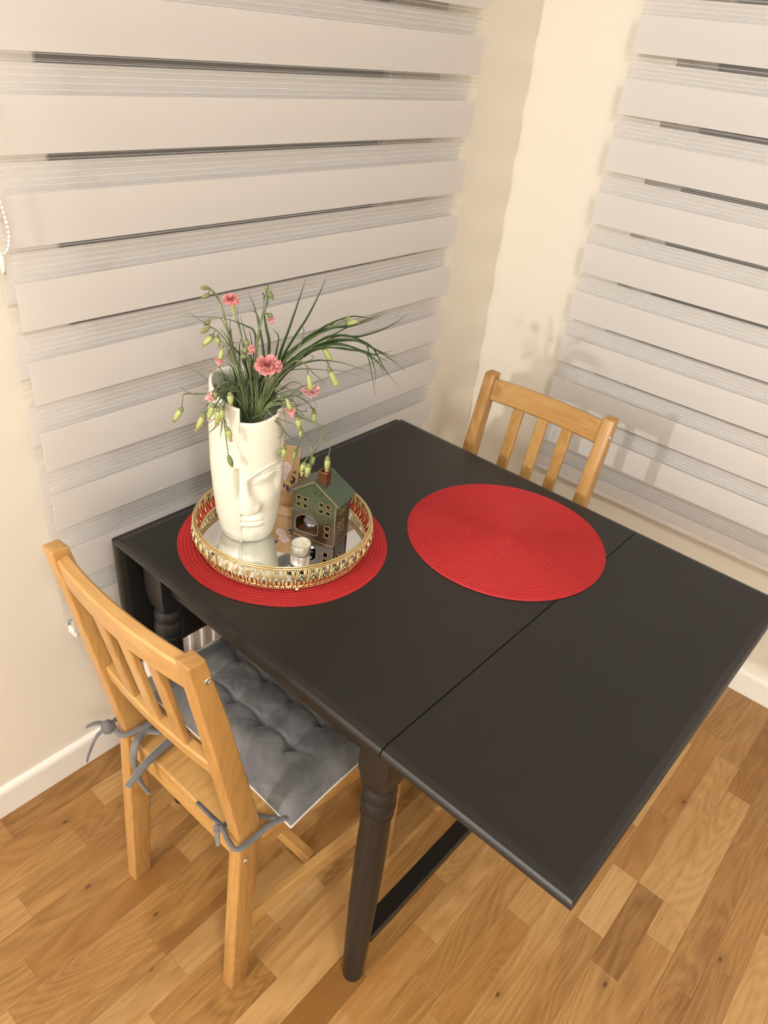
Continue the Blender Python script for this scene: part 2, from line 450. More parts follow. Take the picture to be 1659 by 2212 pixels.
for n in range(int((RY-Y0)/PW)-1, NMAX+1):
    ya = max(Y0+n*PW, RY); yb = min(Y0+(n+1)*PW, 0.0)
    if yb-ya < 0.004: continue
    near = ya > -1.62
    J = joints(n, -2.15 if near else RX, 0.0)
    for a, b in zip(J[:-1], J[1:]):
        t = tone_of(n, a)
        V, F = stave_vf(a, b, ya, yb)
        if near:
            me = mesh('parquet_stave', V, F); grain(me, 0, t[2]*40+n, t)
            link('parquet_stave', me, MAT['oak'], floor)
        else: rest.append((V, F)); rest_tone.append((t, t[2]*40+n))
    if near:
        J = joints(n+500, RX, -2.15)
        for a, b in zip(J[:-1], J[1:]):
            t = tone_of(n+500, a); rest.append(stave_vf(a, b, ya, yb)); rest_tone.append((t, t[2]*40+n))
me = join_meshes('parquet_stave', rest, False)
a_ = me.attributes.new('gr', 'FLOAT_VECTOR', 'POINT'); t_ = me.attributes.new('tone', 'FLOAT_COLOR', 'POINT')
gb = []; tb = []
for (V, F), (t, s) in zip(rest, rest_tone):
    for v in V: gb += [v[0]+s*7.31, v[1]+s*3.17, v[2]+s*1.93]; tb += [t[0], t[1], t[2], 1]
a_.data.foreach_set('vector', gb); t_.data.foreach_set('color', tb)
tag(link('parquet_field', me, MAT['oak'], floor), kind='stuff')

# ------------------------------------------------------------------ zebra blinds: two layers of opaque and sheer bands
MAT['rail'] = M('fabric_wrapped_rail', (0.66, 0.63, 0.59), 0.85)
def blind(name, label, axis, a0, a1, zs, pitch, front, back, zbot, ztop):
    t = thing(name, label, 'blind', (((a0+a1)/2, front, zbot) if axis == 0 else (front, (a0+a1)/2, zbot)))
    bx0, by0, bz0 = t.location
    WH = 0.0745
    def bx(nm, u0, u1, z0_, z1_, d, th, mat, b=0.0):
        lo = (u0, d-th/2, z0_) if axis == 0 else (d-th/2, u0, z0_)
        hi = (u1, d+th/2, z1_) if axis == 0 else (d+th/2, u1, z1_)
        lo = (lo[0]-bx0, lo[1]-by0, lo[2]-bz0); hi = (hi[0]-bx0, hi[1]-by0, hi[2]-bz0)
        return link(nm, box(nm, lo, hi, b, 1), mat, t)
    for d, off, inset, sheernm, nm in ((front, 0.0, 0.0, 'front_sheer_band', 'front_fabric_band'), (back, -0.0155-WH+pitch, -0.004, 'back_sheer_band', 'back_fabric_band')):
        u0, u1 = a0+inset*1.0, a1-inset*1.0
        k = -8
        while True:
            zb = zs - k*pitch + off                     # lower edge of an opaque band
            lo_, hi_ = max(zb, zbot+0.012), min(zb+WH, ztop)
            if hi_-lo_ > 0.004: bx(nm, u0, u1, lo_, hi_, d, 0.0008, MAT['fabric'])
            lo_, hi_ = max(zb-(pitch-WH), zbot+0.012), min(zb, ztop)
            if hi_-lo_ > 0.004: bx(sheernm, u0, u1, lo_, hi_, d, 0.0006, MAT['sheer'])
            if zb < zbot: break
            k += 1
    mid = (front+back)/2
    bx('bottom_rail', a0, a1, zbot-0.004, zbot+0.014, mid, abs(front-back)+0.002, MAT['rail'], 0.004)
    bx('cassette', a0-0.01, a1+0.01, ztop, ztop+0.07, mid, 0.075, MAT['white_plastic'], 0.006)
    return t
BL = blind('zebra_blind', 'white day-and-night blind on the left wall, behind the face vase and flowers', 0, -1.4545, -0.309, 1.457, 0.1270, -0.052, -0.023, 0.43, 2.10)
BR_ = blind('zebra_blind', 'white day-and-night blind on the right wall, behind the empty chair', 1, -1.475, -0.2915, 1.536, 0.1258, -0.052, -0.023, 0.432, 2.10)

# bead chain at the left blind
def bead_chain():
    t = thing('bead_chain', 'looped white bead chain hanging at the left edge of the window blind', 'chain', (-1.466, -0.062, 1.16))
    bm = bmesh.new(); bmesh.ops.create_icosphere(bm, subdivisions=2, radius=0.0024)
    bead = from_bm('bead', bm, True)
    P = [(-0.024, 0, 0.85), (-0.020, 0, 0.45), (-0.012, 0, 0.22), (0.002, -0.001, 0.14), (0.0092, -0.001, 0.09), (0.0105, -0.001, 0.065), (0.004, 0, 0.045),
         (-0.008, 0, 0.042), (-0.020, 0.0, 0.055), (-0.027, 0, 0.10), (-0.034, 0, 0.30), (-0.036, 0, 0.85)]
    C = catmull(P, 40); acc = 0; last = C[0]; pts = [C[0]]
    for c in C[1:]:
        acc += (c-last).length; last = c
        if acc >= 0.0062: pts.append(c); acc = 0
    low = [p for p in pts if p.z < 0.36]
    for i, p in enumerate(low): link('bead', bead, MAT['white_plastic'], t, p)
    link('cord', tube('cord', P, 0.0006, 5, 8), MAT['white_plastic'], t)
    link('connector', tube('connector', [(-0.004, 0, 0.040), (-0.006, 0, 0.012)], [0.0034, 0.0040, 0.003], 10, 4), MAT['clear'], t)
    return t
bead_chain()
h = thing('chain_holder', 'small clear plastic chain clip fixed on the left wall beside the chair', 'clip', (-1.437, 0, 0.415))
link('base_plate', box('base_plate', (-0.006, -0.003, -0.008), (0.006, 0.0, 0.020), 0.001), MAT['clear'], h)
link('hook', tube('hook', [(0.001, -0.002, 0.014), (0.001, -0.011, 0.016), (0.001, -0.014, 0.008), (0.001, -0.010, -0.002), (0.001, -0.003, -0.002)], 0.0020, 8, 5), MAT['clear'], h)

# ------------------------------------------------------------------ radiator under the left window
r = thing('radiator', 'white fluted panel radiator low on the left wall under the table', 'radiator', (-0.86, -0.075, 0.075))
def rad_panel():
    x0, x1, z0, z1, y = -0.45, 0.45, 0.0, 0.285, -0.028
    xs = [x0]; dep = [0]
    p = 0.0333; n = int((x1-x0-0.03)/p); s = x0+0.018
    for i in range(n):
        for f, d in ((0.05, 0.0), (0.2, 1), (0.42, 1), (0.57, 0.0)):
            xs.append(s+(i+f)*p); dep.append(d)
    xs.append(x1); dep.append(0)
    zs = [z0, z0+0.025, z0+0.034, z1-0.032, z1-0.020, z1]; zz = [0, 0, 1, 1, 0, 0]
    V = [(x, y-0.0075*d*q, z) for z, q in zip(zs, zz) for x, d in zip(xs, dep)]; m = len(xs)
    F = [(i*m+j, i*m+j+1, (i+1)*m+j+1, (i+1)*m+j) for i in range(5) for j in range(m-1)]
    o = len(V)
    V += [(x0, 0.02, z0), (x1, 0.02, z0), (x1, 0.02, z1), (x0, 0.02, z1)]
    F += [(5*m, 6*m-1, o+2, o+3), (0, o, o+1, m-1), (o, o+3, o+2, o+1), (0, m, 2*m, 3*m, 4*m, 5*m, o+3, o), tuple([m-1, o+1, o+2, 6*m-1, 5*m-1, 4*m-1, 3*m-1, 2*m-1])]
    return mesh('panel', V, F)
link('panel', rad_panel(), MAT['radiator'], r)
link('top_grille', box('top_grille', (-0.448, -0.026, 0.2855), (0.448, 0.02, 0.290), 0.001), MAT['radiator'], r)
for sx in (-0.3, 0.3): link('bracket', box('bracket', (sx-0.015, 0.02, 0.06), (sx+0.015, 0.075, 0.24), 0.002), MAT['radiator'], r)

# ------------------------------------------------------------------ black drop-leaf table
TA = (-1.421, -0.192); TYAW = -0.0103; TW, TL1, TL2, TH = 0.7795, 0.629, 0.2905, 0.74
tab = thing('drop_leaf_table', 'black painted drop-leaf dining table with turned legs, near leaf raised', 'table', (TA[0], TA[1], 0), TYAW)
def slab(name, x0, x1, y0, y1, zt, th, soft, ogee=0.011):
    """board with a rounded, stepped edge on the sides listed in soft (l r f b) ; others cut square"""
    prof = [(0.0035, -th), (0.0, -th+0.0035), (0.0, -0.0085), (0.0012, -0.0058), (0.004, -0.0030), (ogee, -0.0008), (ogee+0.003, 0.0)]
    rings = []
    for ins, z in prof:
        l = x0+(ins if 'l' in soft else 0.0003); r_ = x1-(ins if 'r' in soft else 0.0003)
        f = y0+(ins if 'f' in soft else 0.0003); b = y1-(ins if 'b' in soft else 0.0003)
        rings.append([(l, f, zt+z), (r_, f, zt+z), (r_, b, zt+z), (l, b, zt+z)])
    return loft(name, rings, True, False)
TT = 0.0185
link('tabletop', slab('tabletop', 0, TW, -TL1+0.0006, 0, TH, TT, 'lrb'), MAT['black'], tab)
link('raised_leaf', slab('raised_leaf', 0, TW, -TL1-TL2, -TL1-0.0008, TH, TT, 'lrf'), MAT['black'], tab)
# dropped leaf hangs on the window side
dl = link('dropped_leaf', slab('dropped_leaf', 0.001, TW-0.001, -0.30, 0.0, 0, TT, 'lrf'), MAT['black'], tab, (0, -0.004, TH-0.010), (math.radians(88.2), 0, 0))
LEG = [(0.064, -0.594), (0.064, -0.050), (TW-0.064, -0.594), (TW-0.064, -0.050)]
def leg_mesh():
    # square head running through an ogee into the turned part
    def sq(h, z, c=0.15, n=32):
        P = []
        for k in range(n):
            a = 2*PI*k/n; ca, sa = math.cos(a), math.sin(a)
            m = max(abs(ca), abs(sa)); q = 1/m
            q = min(q, 1.36)
            P.append((h*ca*q, h*sa*q, z))
        return P
    def ci(r_, z, n=32): return [(r_*math.cos(2*PI*k/n), r_*math.sin(2*PI*k/n), z) for k in range(n)]
    rings = [sq(0.0285, 0.7205), sq(0.0285, 0.634), sq(0.0282, 0.622), sq(0.0272, 0.612), sq(0.0255, 0.603), sq(0.0240, 0.592), sq(0.0230, 0.585)]
    for r_, z in ((0.0228, 0.581), (0.0225, 0.5775), (0.0245, 0.5745), (0.0262, 0.570), (0.0268, 0.564), (0.0262, 0.558), (0.0248, 0.5545), (0.0244, 0.552),
                  (0.0262, 0.549), (0.0278, 0.543), (0.0284, 0.535), (0.0278, 0.527), (0.0262, 0.5215), (0.0256, 0.5195), (0.0272, 0.517), (0.0272, 0.5125), (0.0250, 0.510),
                  (0.0243, 0.500), (0.0252, 0.44), (0.0258, 0.36), (0.0254, 0.28), (0.0240, 0.18), (0.0220, 0.08), (0.0202, 0.012), (0.0185, 0.003), (0.0182, 0.0)):
        rings.append(ci(r_, z))
    me = loft('leg', rings[::-1], True, True)
    return me
lm = leg_mesh()
for x, y in LEG:
    o = link('leg', lm, MAT['black'], tab, (x, y, 0))
autosmooth(o, 50)
def rail(nm, x0, x1, y0, y1, z0, z1): link(nm, box(nm, (x0, y0, z0), (x1, y1, z1), 0.0015, 1), MAT['black'], tab)
ZA0, ZA1 = 0.628, TH-TT
rail('apron', 0.054, 0.074, -0.5655, -0.0785, ZA0, ZA1); rail('apron', TW-0.074, TW-0.054, -0.5655, -0.0785, ZA0, ZA1)
rail('apron', 0.0925, TW-0.0925, -0.060, -0.040, ZA0, ZA1); rail('apron', 0.0925, TW-0.0925, -0.604, -0.584, ZA0, ZA1)
rail('stretcher', 0.0845, TW-0.0845, -0.6115, -0.5775, 0.105, 0.128)
rail('stretcher', 0.0845, TW-0.0845, -0.0665, -0.0335, 0.105, 0.128)

# ------------------------------------------------------------------ pine chairs
def make_chair(label):
    """local frame: +x towards the front of the seat, floor at 0, x=0 at the rear foot"""
    t = thing('pine_chair', label, 'chair')
    cnt = [0]
    def piece(nm, me, ax, tone=None, parent=t):
        cnt[0] += 1; rr = random.Random(cnt[0]*13)
        grain(me, ax, cnt[0]*1.7, tone or (rr.uniform(0.35, 0.65), rr.uniform(0, 0.25), 0.5))
        o = link(nm, me, MAT['pine'], parent); return o
    # back-post profile (x_back, x_front, z): foot, bend at the seat, raked top
    PR = [(0.000, 0.038, 0.0), (0.012, 0.054, 0.22), (0.0225, 0.0655, 0.40), (0.0215, 0.0665, 0.455), (0.010, 0.054, 0.52), (-0.028, 0.008, 0.74), (-0.0525, -0.0255, 0.876)]
    for s in (-1, 1):
        yo, yi = s*0.1675, s*0.1395
        bm = bmesh.new(); rows = []
        for xb, xf, z in PR:
            tp = max(0, (z-0.455)/0.42)
            a, b = (yo, yi)
            rows.append([bm.verts.new((xb, a, z)), bm.verts.new((xf, a, z)), bm.verts.new((xf, b, z)), bm.verts.new((xb, b, z))])
        for q, w_ in zip(rows[:-1], rows[1:]):
            for i in range(4): bm.faces.new((q[i], q[(i+1) % 4], w_[(i+1) % 4], w_[i]))
        bm.faces.new(rows[0][::-1]); bm.faces.new(rows[-1])
        bmesh.ops.recalc_face_normals(bm, faces=bm.faces)
        es = [e for e in bm.edges if not (abs(e.verts[0].co.z-e.verts[1].co.z) < 1e-5 and 0.001 < e.verts[0].co.z < 0.87)]
        bev(bm, 0.0034, 3, es)
        o = piece('rear_leg', from_bm('rear_leg', bm, False), 2); autosmooth(o, 32)
        for x, z in ((-0.024, 0.838), (0.036, 0.383)):
            sc = link('screw', lathe('screw', [(0.0001, 0.0), (0.0020, 0.0), (0.0024, 0.0010), (0.0048, 0.0012), (0.0056, 0.0004), (0.0060, -0.001)], 20), MAT['screw'], o)
            sc.location = (x, s*0.1679, z); sc.rotation_euler = (s*-PI/2, 0, 0)
    # curved rails and slats of the back
    def bowed(nm, xa, za, h, th, bow, y0=-0.1385, y1=0.1385, n=14, lean=0.17):
        rings = []
        for i in range(n+1):
            y = y0+(y1-y0)*i/n; u = 2*i/n-1; dx = -bow*(1-u*u)
            c = Vector((xa+dx, y, za)); e = 0.0035
            up = Vector((-lean, 0, 1)).normalized(); fw = Vector((1, 0, lean)).normalized()
            pr_ = [(-th/2, -h/2+e), (-th/2+e, -h/2), (th/2-e, -h/2), (th/2, -h/2+e), (th/2, h/2-e), (th/2-e, h/2), (-th/2+e, h/2), (-th/2, h/2-e)]
            rings.append([c+fw*a+up*b for a, b in pr_])
        me = loft(nm, rings, True, False)
        return me
    o = piece('top_rail', bowed('top_rail', -0.033, 0.838, 0.052, 0.020, 0.011), 1, (0.62, 0.05, 0.5)); autosmooth(o, 30)
    o = piece('lower_rail', bowed('lower_rail', 0.0135, 0.607, 0.030, 0.020, 0.008), 1); autosmooth(o, 30)
    for k in (-1, 0, 1):
        y = k*0.0645; b_ = 0.010*(1-(k*0.465)**2)
        bm = bmesh.new(); rows = []
        for x, z in ((0.0115-b_, 0.618), (-0.0285-b_, 0.816)):
            rows.append([bm.verts.new((x+a, y+c, z)) for a, c in ((-0.006, -0.0135), (0.006, -0.0135), (0.006, 0.0135), (-0.006, 0.0135))])
        for i in range(4): bm.faces.new((rows[0][i], rows[0][(i+1) % 4], rows[1][(i+1) % 4], rows[1][i]))
        bm.faces.new(rows[0][::-1]); bm.faces.new(rows[1]); bmesh.ops.recalc_face_normals(bm, faces=bm.faces); bev(bm, 0.003, 2)
        piece('back_slat', from_bm('back_slat', bm), 2)
    # seat board (wider at the front, notched between the posts)
    P2 = [(0.028, -0.137), (0.0675, -0.137), (0.0675, -0.171), (0.405, -0.212), (0.412, -0.205), (0.412, 0.205), (0.405, 0.212), (0.0675, 0.171), (0.0675, 0.137), (0.028, 0.137)]
    bm = bmesh.new(); top = [bm.verts.new((x, y, 0.430)) for x, y in P2]; bot = [bm.verts.new((x, y, 0.411)) for x, y in P2]
    bm.faces.new(top); bm.faces.new(bot[::-1])
    for i in range(len(P2)): j = (i+1) % len(P2); bm.faces.new((top[i], bot[i], bot[j], top[j]))
    bmesh.ops.recalc_face_normals(bm, faces=bm.faces); bev(bm, 0.0035, 3)
    o = piece('seat', from_bm('seat', bm), 0, (0.55, 0.1, 0.5)); autosmooth(o, 30)
    for s in (-1, 1):
        piece('seat_rail', hexa('seat_rail', [(0.064, s*0.158, 0.365), (0.385, s*0.193, 0.365), (0.385, s*0.175, 0.365), (0.064, s*0.140, 0.365),
                                           (0.064, s*0.158, 0.4105), (0.385, s*0.193, 0.4105), (0.385, s*0.175, 0.4105), (0.064, s*0.140, 0.4105)], 0.002, 2), 0)
        lf = hexa('front_leg', [(0.378, s*0.205, 0), (0.412, s*0.205, 0), (0.412, s*0.173, 0), (0.378, s*0.173, 0),
                                (0.370, s*0.205, 0.4105), (0.410, s*0.205, 0.4105), (0.410, s*0.170, 0.4105), (0.370, s*0.170, 0.4105)], 0.003, 2)
        piece('front_leg', lf, 2)
        piece('side_stretcher', hexa('side_stretcher', [(0.043, s*0.160, 0.152), (0.379, s*0.196, 0.152), (0.379, s*0.178, 0.152), (0.043, s*0.142, 0.152),
                                                  (0.047, s*0.160, 0.190), (0.376, s*0.196, 0.190), (0.376, s*0.178, 0.190), (0.047, s*0.142, 0.190)], 0.002, 2), 0, (0.8, 0.0, 0.5))
    piece('seat_rail', box('seat_rail', (0.030, -0.138, 0.372), (0.050, 0.138, 0.4105), 0.002), 1)
    piece('seat_rail', box('seat_rail', (0.385, -0.170, 0.365), (0.405, 0.170, 0.4105), 0.002), 1)
    piece('cross_stretcher', box('cross_stretcher', (0.20, -0.157, 0.158), (0.220, 0.157, 0.184), 0.002), 1)
    return t
ch1 = make_chair('pine slat-back chair with a grey cushion tied on, pushed in at the near left')
ch1.location = (-1.545, -0.4795, 0); ch1.rotation_euler = (0, 0, 0.004)
def copy_tree(o, parent=None):
    c = o.copy(); COL.objects.link(c)
    if parent is not None: c.parent = parent
    for q in list(o.children): copy_tree(q, c)
    return c
ch2 = copy_tree(ch1); ch2['label'] = 'empty pine slat-back chair at the far side of the table by the right wall'
ch1['group'] = ch2['group'] = 'pine dining chairs'
ch2.location = (-0.541, -0.5035, 0); ch2.rotation_euler = (0, 0, PI+0.01)

# ------------------------------------------------------------------ tufted velvet seat cushion with ties
cu = thing('seat_cushion', 'grey velvet tufted seat pad tied to the near left chair', 'cushion', (-1.239, -0.466, 0.4305))
TX = [-0.112, -0.036, 0.040, 0.116]; TY = [-0.115, -0.038, 0.039, 0.116]
def cushion():
    NX, NY = 140, 140; hx, hy = 0.205, 0.214; V = []; F = []
    rr = random.Random(5)
    def top(u, v):
        x, y = u*hx, v*hy
        e = min(1-abs(u), 1-abs(v)); 
        er = 1-max(0, 1-(1-abs(u))/0.30)**2.4; er2 = 1-max(0, 1-(1-abs(v))/0.30)**2.4
        h_ = 0.034*min(1, max(0, er))*min(1, max(0, er2))
        dmin = 9
        for a in TX:
            for b in TY:
                d = math.hypot(x-a, y-b); dmin = min(dmin, d)
                h_ -= 0.0120*math.exp(-(d/0.0095)**2)+0.0055*math.exp(-(d/0.028)**2)
                if d < 0.05:          # gathers radiating from the button
                    th_ = math.atan2(y-b, x-a)
                    h_ -= 0.0016*(d/0.012)*math.exp(-(d/0.016)**1.5)*(0.5+0.5*math.sin(9*th_+a*90+b*70))+0.0009*math.exp(-d/0.02)*math.sin(14*th_+a*50)
        # creases between neighbouring buttons
        for a in TX:
            if min(TY)-0.02 < y < max(TY)+0.02: h_ -= 0.0046*math.exp(-(abs(x-a)/0.0030)**1.1)
        for b in TY:
            if min(TX)-0.02 < x < max(TX)+0.02: h_ -= 0.0046*math.exp(-(abs(y-b)/0.0030)**1.1)
        # pull folds from the outer buttons to the edge
        for a in TX:
            for sgn, b in ((-1, TY[0]), (1, TY[-1])):
                if (y-b)*sgn > 0: h_ -= 0.0042*math.exp(-(abs(x-a-0.18*(y-b)*sgn)/0.006))*max(0, 1-(y-b)*sgn/0.085)
        for b in TY:
            for sgn, a in ((-1, TX[0]), (1, TX[-1])):
                if (x-a)*sgn > 0: h_ -= 0.0042*math.exp(-(abs(y-b+0.15*(x-a)*sgn)/0.006))*max(0, 1-(x-a)*sgn/0.085)
        h_ += 0.0010*math.sin(x*61+y*37)+0.0008*math.sin(y*83-x*29)
        return max(h_, 0.0)
    def pos(u, v, z):
        # corners poke out, sides pull in a little
        px = u*hx*(1-0.035*(1-v*v)); py = v*hy*(1-0.035*(1-u*u))
        return (px, py, z)
    for j in range(NY+1):
        for i in range(NX+1):
            u, v = 2*i/NX-1, 2*j/NY-1
            V.append(pos(u, v, 0.010+top(u, v)+0.002))
    n = (NX+1)*(NY+1); N1 = NX+1
    for j in range(NY+1):
        for i in range(NX+1):
            u, v = 2*i/NX-1, 2*j/NY-1
            e = min(1-abs(u), 1-abs(v))
            V.append(pos(u, v, 0.010 if e < 1e-6 else 0.010-0.0092*min(1, e/0.10)))
    for j in range(NY):
        for i in range(NX):
            a = j*N1+i; F.append((a, a+1, a+1+N1, a+N1)); F.append((n+a, n+a+N1, n+a+1+N1, n+a+1))
    rim = [i for i in range(N1)]+[j*N1+NX for j in range(1, NY+1)]+[NY*N1+i for i in range(NX-1, -1, -1)]+[j*N1 for j in range(NY-1, 0, -1)]
    for a, b in zip(rim, rim[1:]+rim[:1]): F.append((a, n+a, n+b, b))
    edge = [V[a] for a in rim]
    return mesh('pad', V, F, True), edge
pad, edge = cushion()
link('pad', pad, MAT['velvet'], cu)
ep = [Vector((p[0], p[1], 0.0105)) for p in edge[::3]]
ep = [p*1.0+Vector((p.x, p.y, 0)).normalized()*0.0012 for p in ep]
link('piping', tube('piping', ep+[ep[0]], 0.0017, 6, 0), tag and MAT['piping'], cu)['label'] = 'pale cream seam edging'
for a in TX:
    for b in TY:
        link('button', lathe('button', [(0.0001, 0.0035), (0.004, 0.0030), (0.0058, 0.001), (0.0058, -0.002)], 12), MAT['velvet'], cu, (a, b, 0.0175))
def tie(P, w=0.0062, flat=0.30, tw=0.0, nm='tie'):
    w *= 0.9; flat = max(flat, 0.30 if w > 0.0078 else 0.48)
    P = [(p[0]-cu.location.x, p[1]-cu.location.y, p[2]-cu.location.z) for p in P]
    link(nm, tube(nm, P, [w*0.9, w, w, w*0.9, w*0.75], 8, 8, flat, Vector((0.2, 0.1, 1)), twist=tw), MAT['velvet'], cu)
# near post of chair 1 : x -1.523..-1.478, y -.647..-.619 at z .44
tie([(-1.44, -0.665, 0.446), (-1.468, -0.657, 0.447), (-1.500, -0.656, 0.446), (-1.531, -0.653, 0.447), (-1.533, -0.634, 0.450), (-1.527, -0.611, 0.455), (-1.530, -0.585, 0.463), (-1.533, -0.556, 0.470)], 0.0068, 0.42)
tie([(-1.445, -0.655, 0.440), (-1.460, -0.635, 0.438), (-1.474, -0.612, 0.4375), (-1.50, -0.607, 0.440), (-1.526, -0.608, 0.452), (-1.537, -0.611, 0.448), (-1.544, -0.622, 0.436)], 0.0062, 0.45)
link('knot', loft('knot', [[(c[0]+r_*math.cos(k*PI/6), c[1]+r_*0.8*math.sin(k*PI/6), c[2]) for k in range(12)] for r_, c in ((0.003, (0, 0, -0.008)), (0.0075, (0, 0, -0.004)), (0.0085, (0.001, 0, 0.001)), (0.0065, (0, 0.001, 0.006)), (0.002, (0, 0, 0.009)))]), MAT['velvet'], cu,
     (-1.532-cu.location.x, -0.606-cu.location.y, 0.452-cu.location.z))
# far post
tie([(-1.44, -0.275, 0.446), (-1.462, -0.330, 0.446), (-1.476, -0.352, 0.446), (-1.500, -0.352, 0.446), (-1.529, -0.345, 0.446), (-1.534, -0.330, 0.446), (-1.531, -0.314, 0.447)], 0.0068, 0.45)
tie([(-1.434, -0.270, 0.446), (-1.474, -0.300, 0.447), (-1.505, -0.302, 0.448), (-1.531, -0.309, 0.449)], 0.0068, 0.45)
link('knot', loft('knot', [[(c[0]+r_*math.cos(k*PI/6), c[1]+r_*math.sin(k*PI/6), c[2]) for k in range(12)] for r_, c in ((0.004, (0, 0, -0.013)), (0.0115, (0, 0, -0.007)), (0.0135, (0.001, 0, 0.001)), (0.010, (0, 0.001, 0.009)), (0.003, (0, 0, 0.013)))]), MAT['velvet'], cu,
     (-1.541-cu.location.x, -0.312-cu.location.y, 0.449-cu.location.z))
tie([(-1.545, -0.309, 0.447), (-1.560, -0.302, 0.430), (-1.574, -0.296, 0.395), (-1.580, -0.294, 0.375)], 0.0066, 0.4)
tie([(-1.540, -0.304, 0.452), (-1.554, -0.292, 0.452), (-1.566, -0.284, 0.446)], 0.0065, 0.5)
# loose strap over the lower rail side, and the one hanging down
tie([(-1.478, -0.380, 0.442), (-1.500, -0.362, 0.444), (-1.527, -0.372, 0.440), (-1.534, -0.374, 0.40), (-1.530, -0.382, 0.352), (-1.522, -0.392, 0.322)], 0.0088, 0.5)
tie([(-1.440, -0.400, 0.440), (-1.480, -0.405, 0.439), (-1.520, -0.412, 0.4385), (-1.548, -0.418, 0.434), (-1.578, -0.424, 0.424)], 0.0096, 0.25)

# ------------------------------------------------------------------ round woven placemats
def placemat(label, x, y, R, a0):
    NT_, NR = 180, 29*5; p = R/29.0; V = []; arc = []; F = []
    for j in range(NR+1):
        for i in range(NT_):
            a = 2*PI*i/NT_
            rr = R*j/NR
            ph = (rr/p - i/NT_) % 1.0
            h = 0.0008+0.0024*abs(math.sin(PI*ph))**0.8
            if j == NR: h = 0.0004
            w_ = rr*(1+0.0016*math.sin(3*a+a0)+0.0010*math.sin(7*a))
            V.append((w_*math.cos(a+a0), w_*math.sin(a+a0), h))
            arc.append((a*max(rr, 0.01), ph*p, 0))
    for j in range(NR):
        for i in range(NT_):
            k = (i+1) % NT_; F.append((j*NT_+i, j*NT_+k, (j+1)*NT_+k, (j+1)*NT_+i))
    F = [f[::-1] for f in F]
    F.append(tuple(range(NT_-1, -1, -1))[::-1])
    b0 = len(V); V += [(V[NR*NT_+i][0], V[NR*NT_+i][1], 0) for i in range(NT_)]; arc += [(0, 0, 0)]*NT_
    for i in range(NT_):
        k = (i+1) % NT_; F.append((NR*NT_+i, b0+i, b0+k, NR*NT_+k))
    F.append(tuple(b0+i for i in range(NT_-1, -1, -1)))
    me = mesh('placemat', V, F, True)
    bm = bmesh.new(); bm.from_mesh(me); bmesh.ops.recalc_face_normals(bm, faces=bm.faces); bm.to_mesh(me); bm.free()
    at = me.attributes.new('arc', 'FLOAT_VECTOR', 'POINT'); at.data.foreach_set('vector', [c for q in arc for c in q])
    o = link('placemat', me, MAT['red'], None, (x, y, TH+0.0002))
    return tag(o, label, 'placemat')
placemat('round red woven placemat under the gilt mirror tray', -1.200, -0.3885, 0.1875, 0.3)
placemat('empty round red woven placemat lying across the table hinge line', -0.8765, -0.6585, 0.1905, 1.9)

# ------------------------------------------------------------------ gilt mirror tray
TZ = TH+0.0034
TC = (-1.203, -0.389)
tr = thing('mirror_tray', 'round gold filigree tray with mirror base on the left placemat', 'tray', (TC[0], TC[1], TZ))
MZ = 0.0135
link('mirror_base', lathe('mirror_base', [(0.1465, 0.008), (0.1465, MZ)], 96, smooth=False), MAT['mirror'], tr)
def torus(nm, R, z, r_, mat, n=128, m=8):
    rings = [[((R+r_*math.cos(2*PI*k/m))*math.cos(2*PI*i/n), (R+r_*math.cos(2*PI*k/m))*math.sin(2*PI*i/n), z+r_*math.sin(2*PI*k/m)) for k in range(m)] for i in range(n)]
    V = [p for q in rings for p in q]; F = []
    for i in range(n):
        for k in range(m):
            a, b = i*m+k, i*m+(k+1) % m; c, d = ((i+1) % n)*m+k, ((i+1) % n)*m+(k+1) % m
            F.append((a, c, d, b))
    return link(nm, mesh(nm, V, F, True), mat, tr)
torus('bottom_ring', 0.1480, 0.0080, 0.0026, MAT['gold'])
torus('inner_ring', 0.1465, 0.0145, 0.0016, MAT['gold'])
torus('top_ring', 0.1525, 0.0515, 0.0017, MAT['gold'])
torus('top_ring', 0.1555, 0.0495, 0.0016, MAT['gold'])
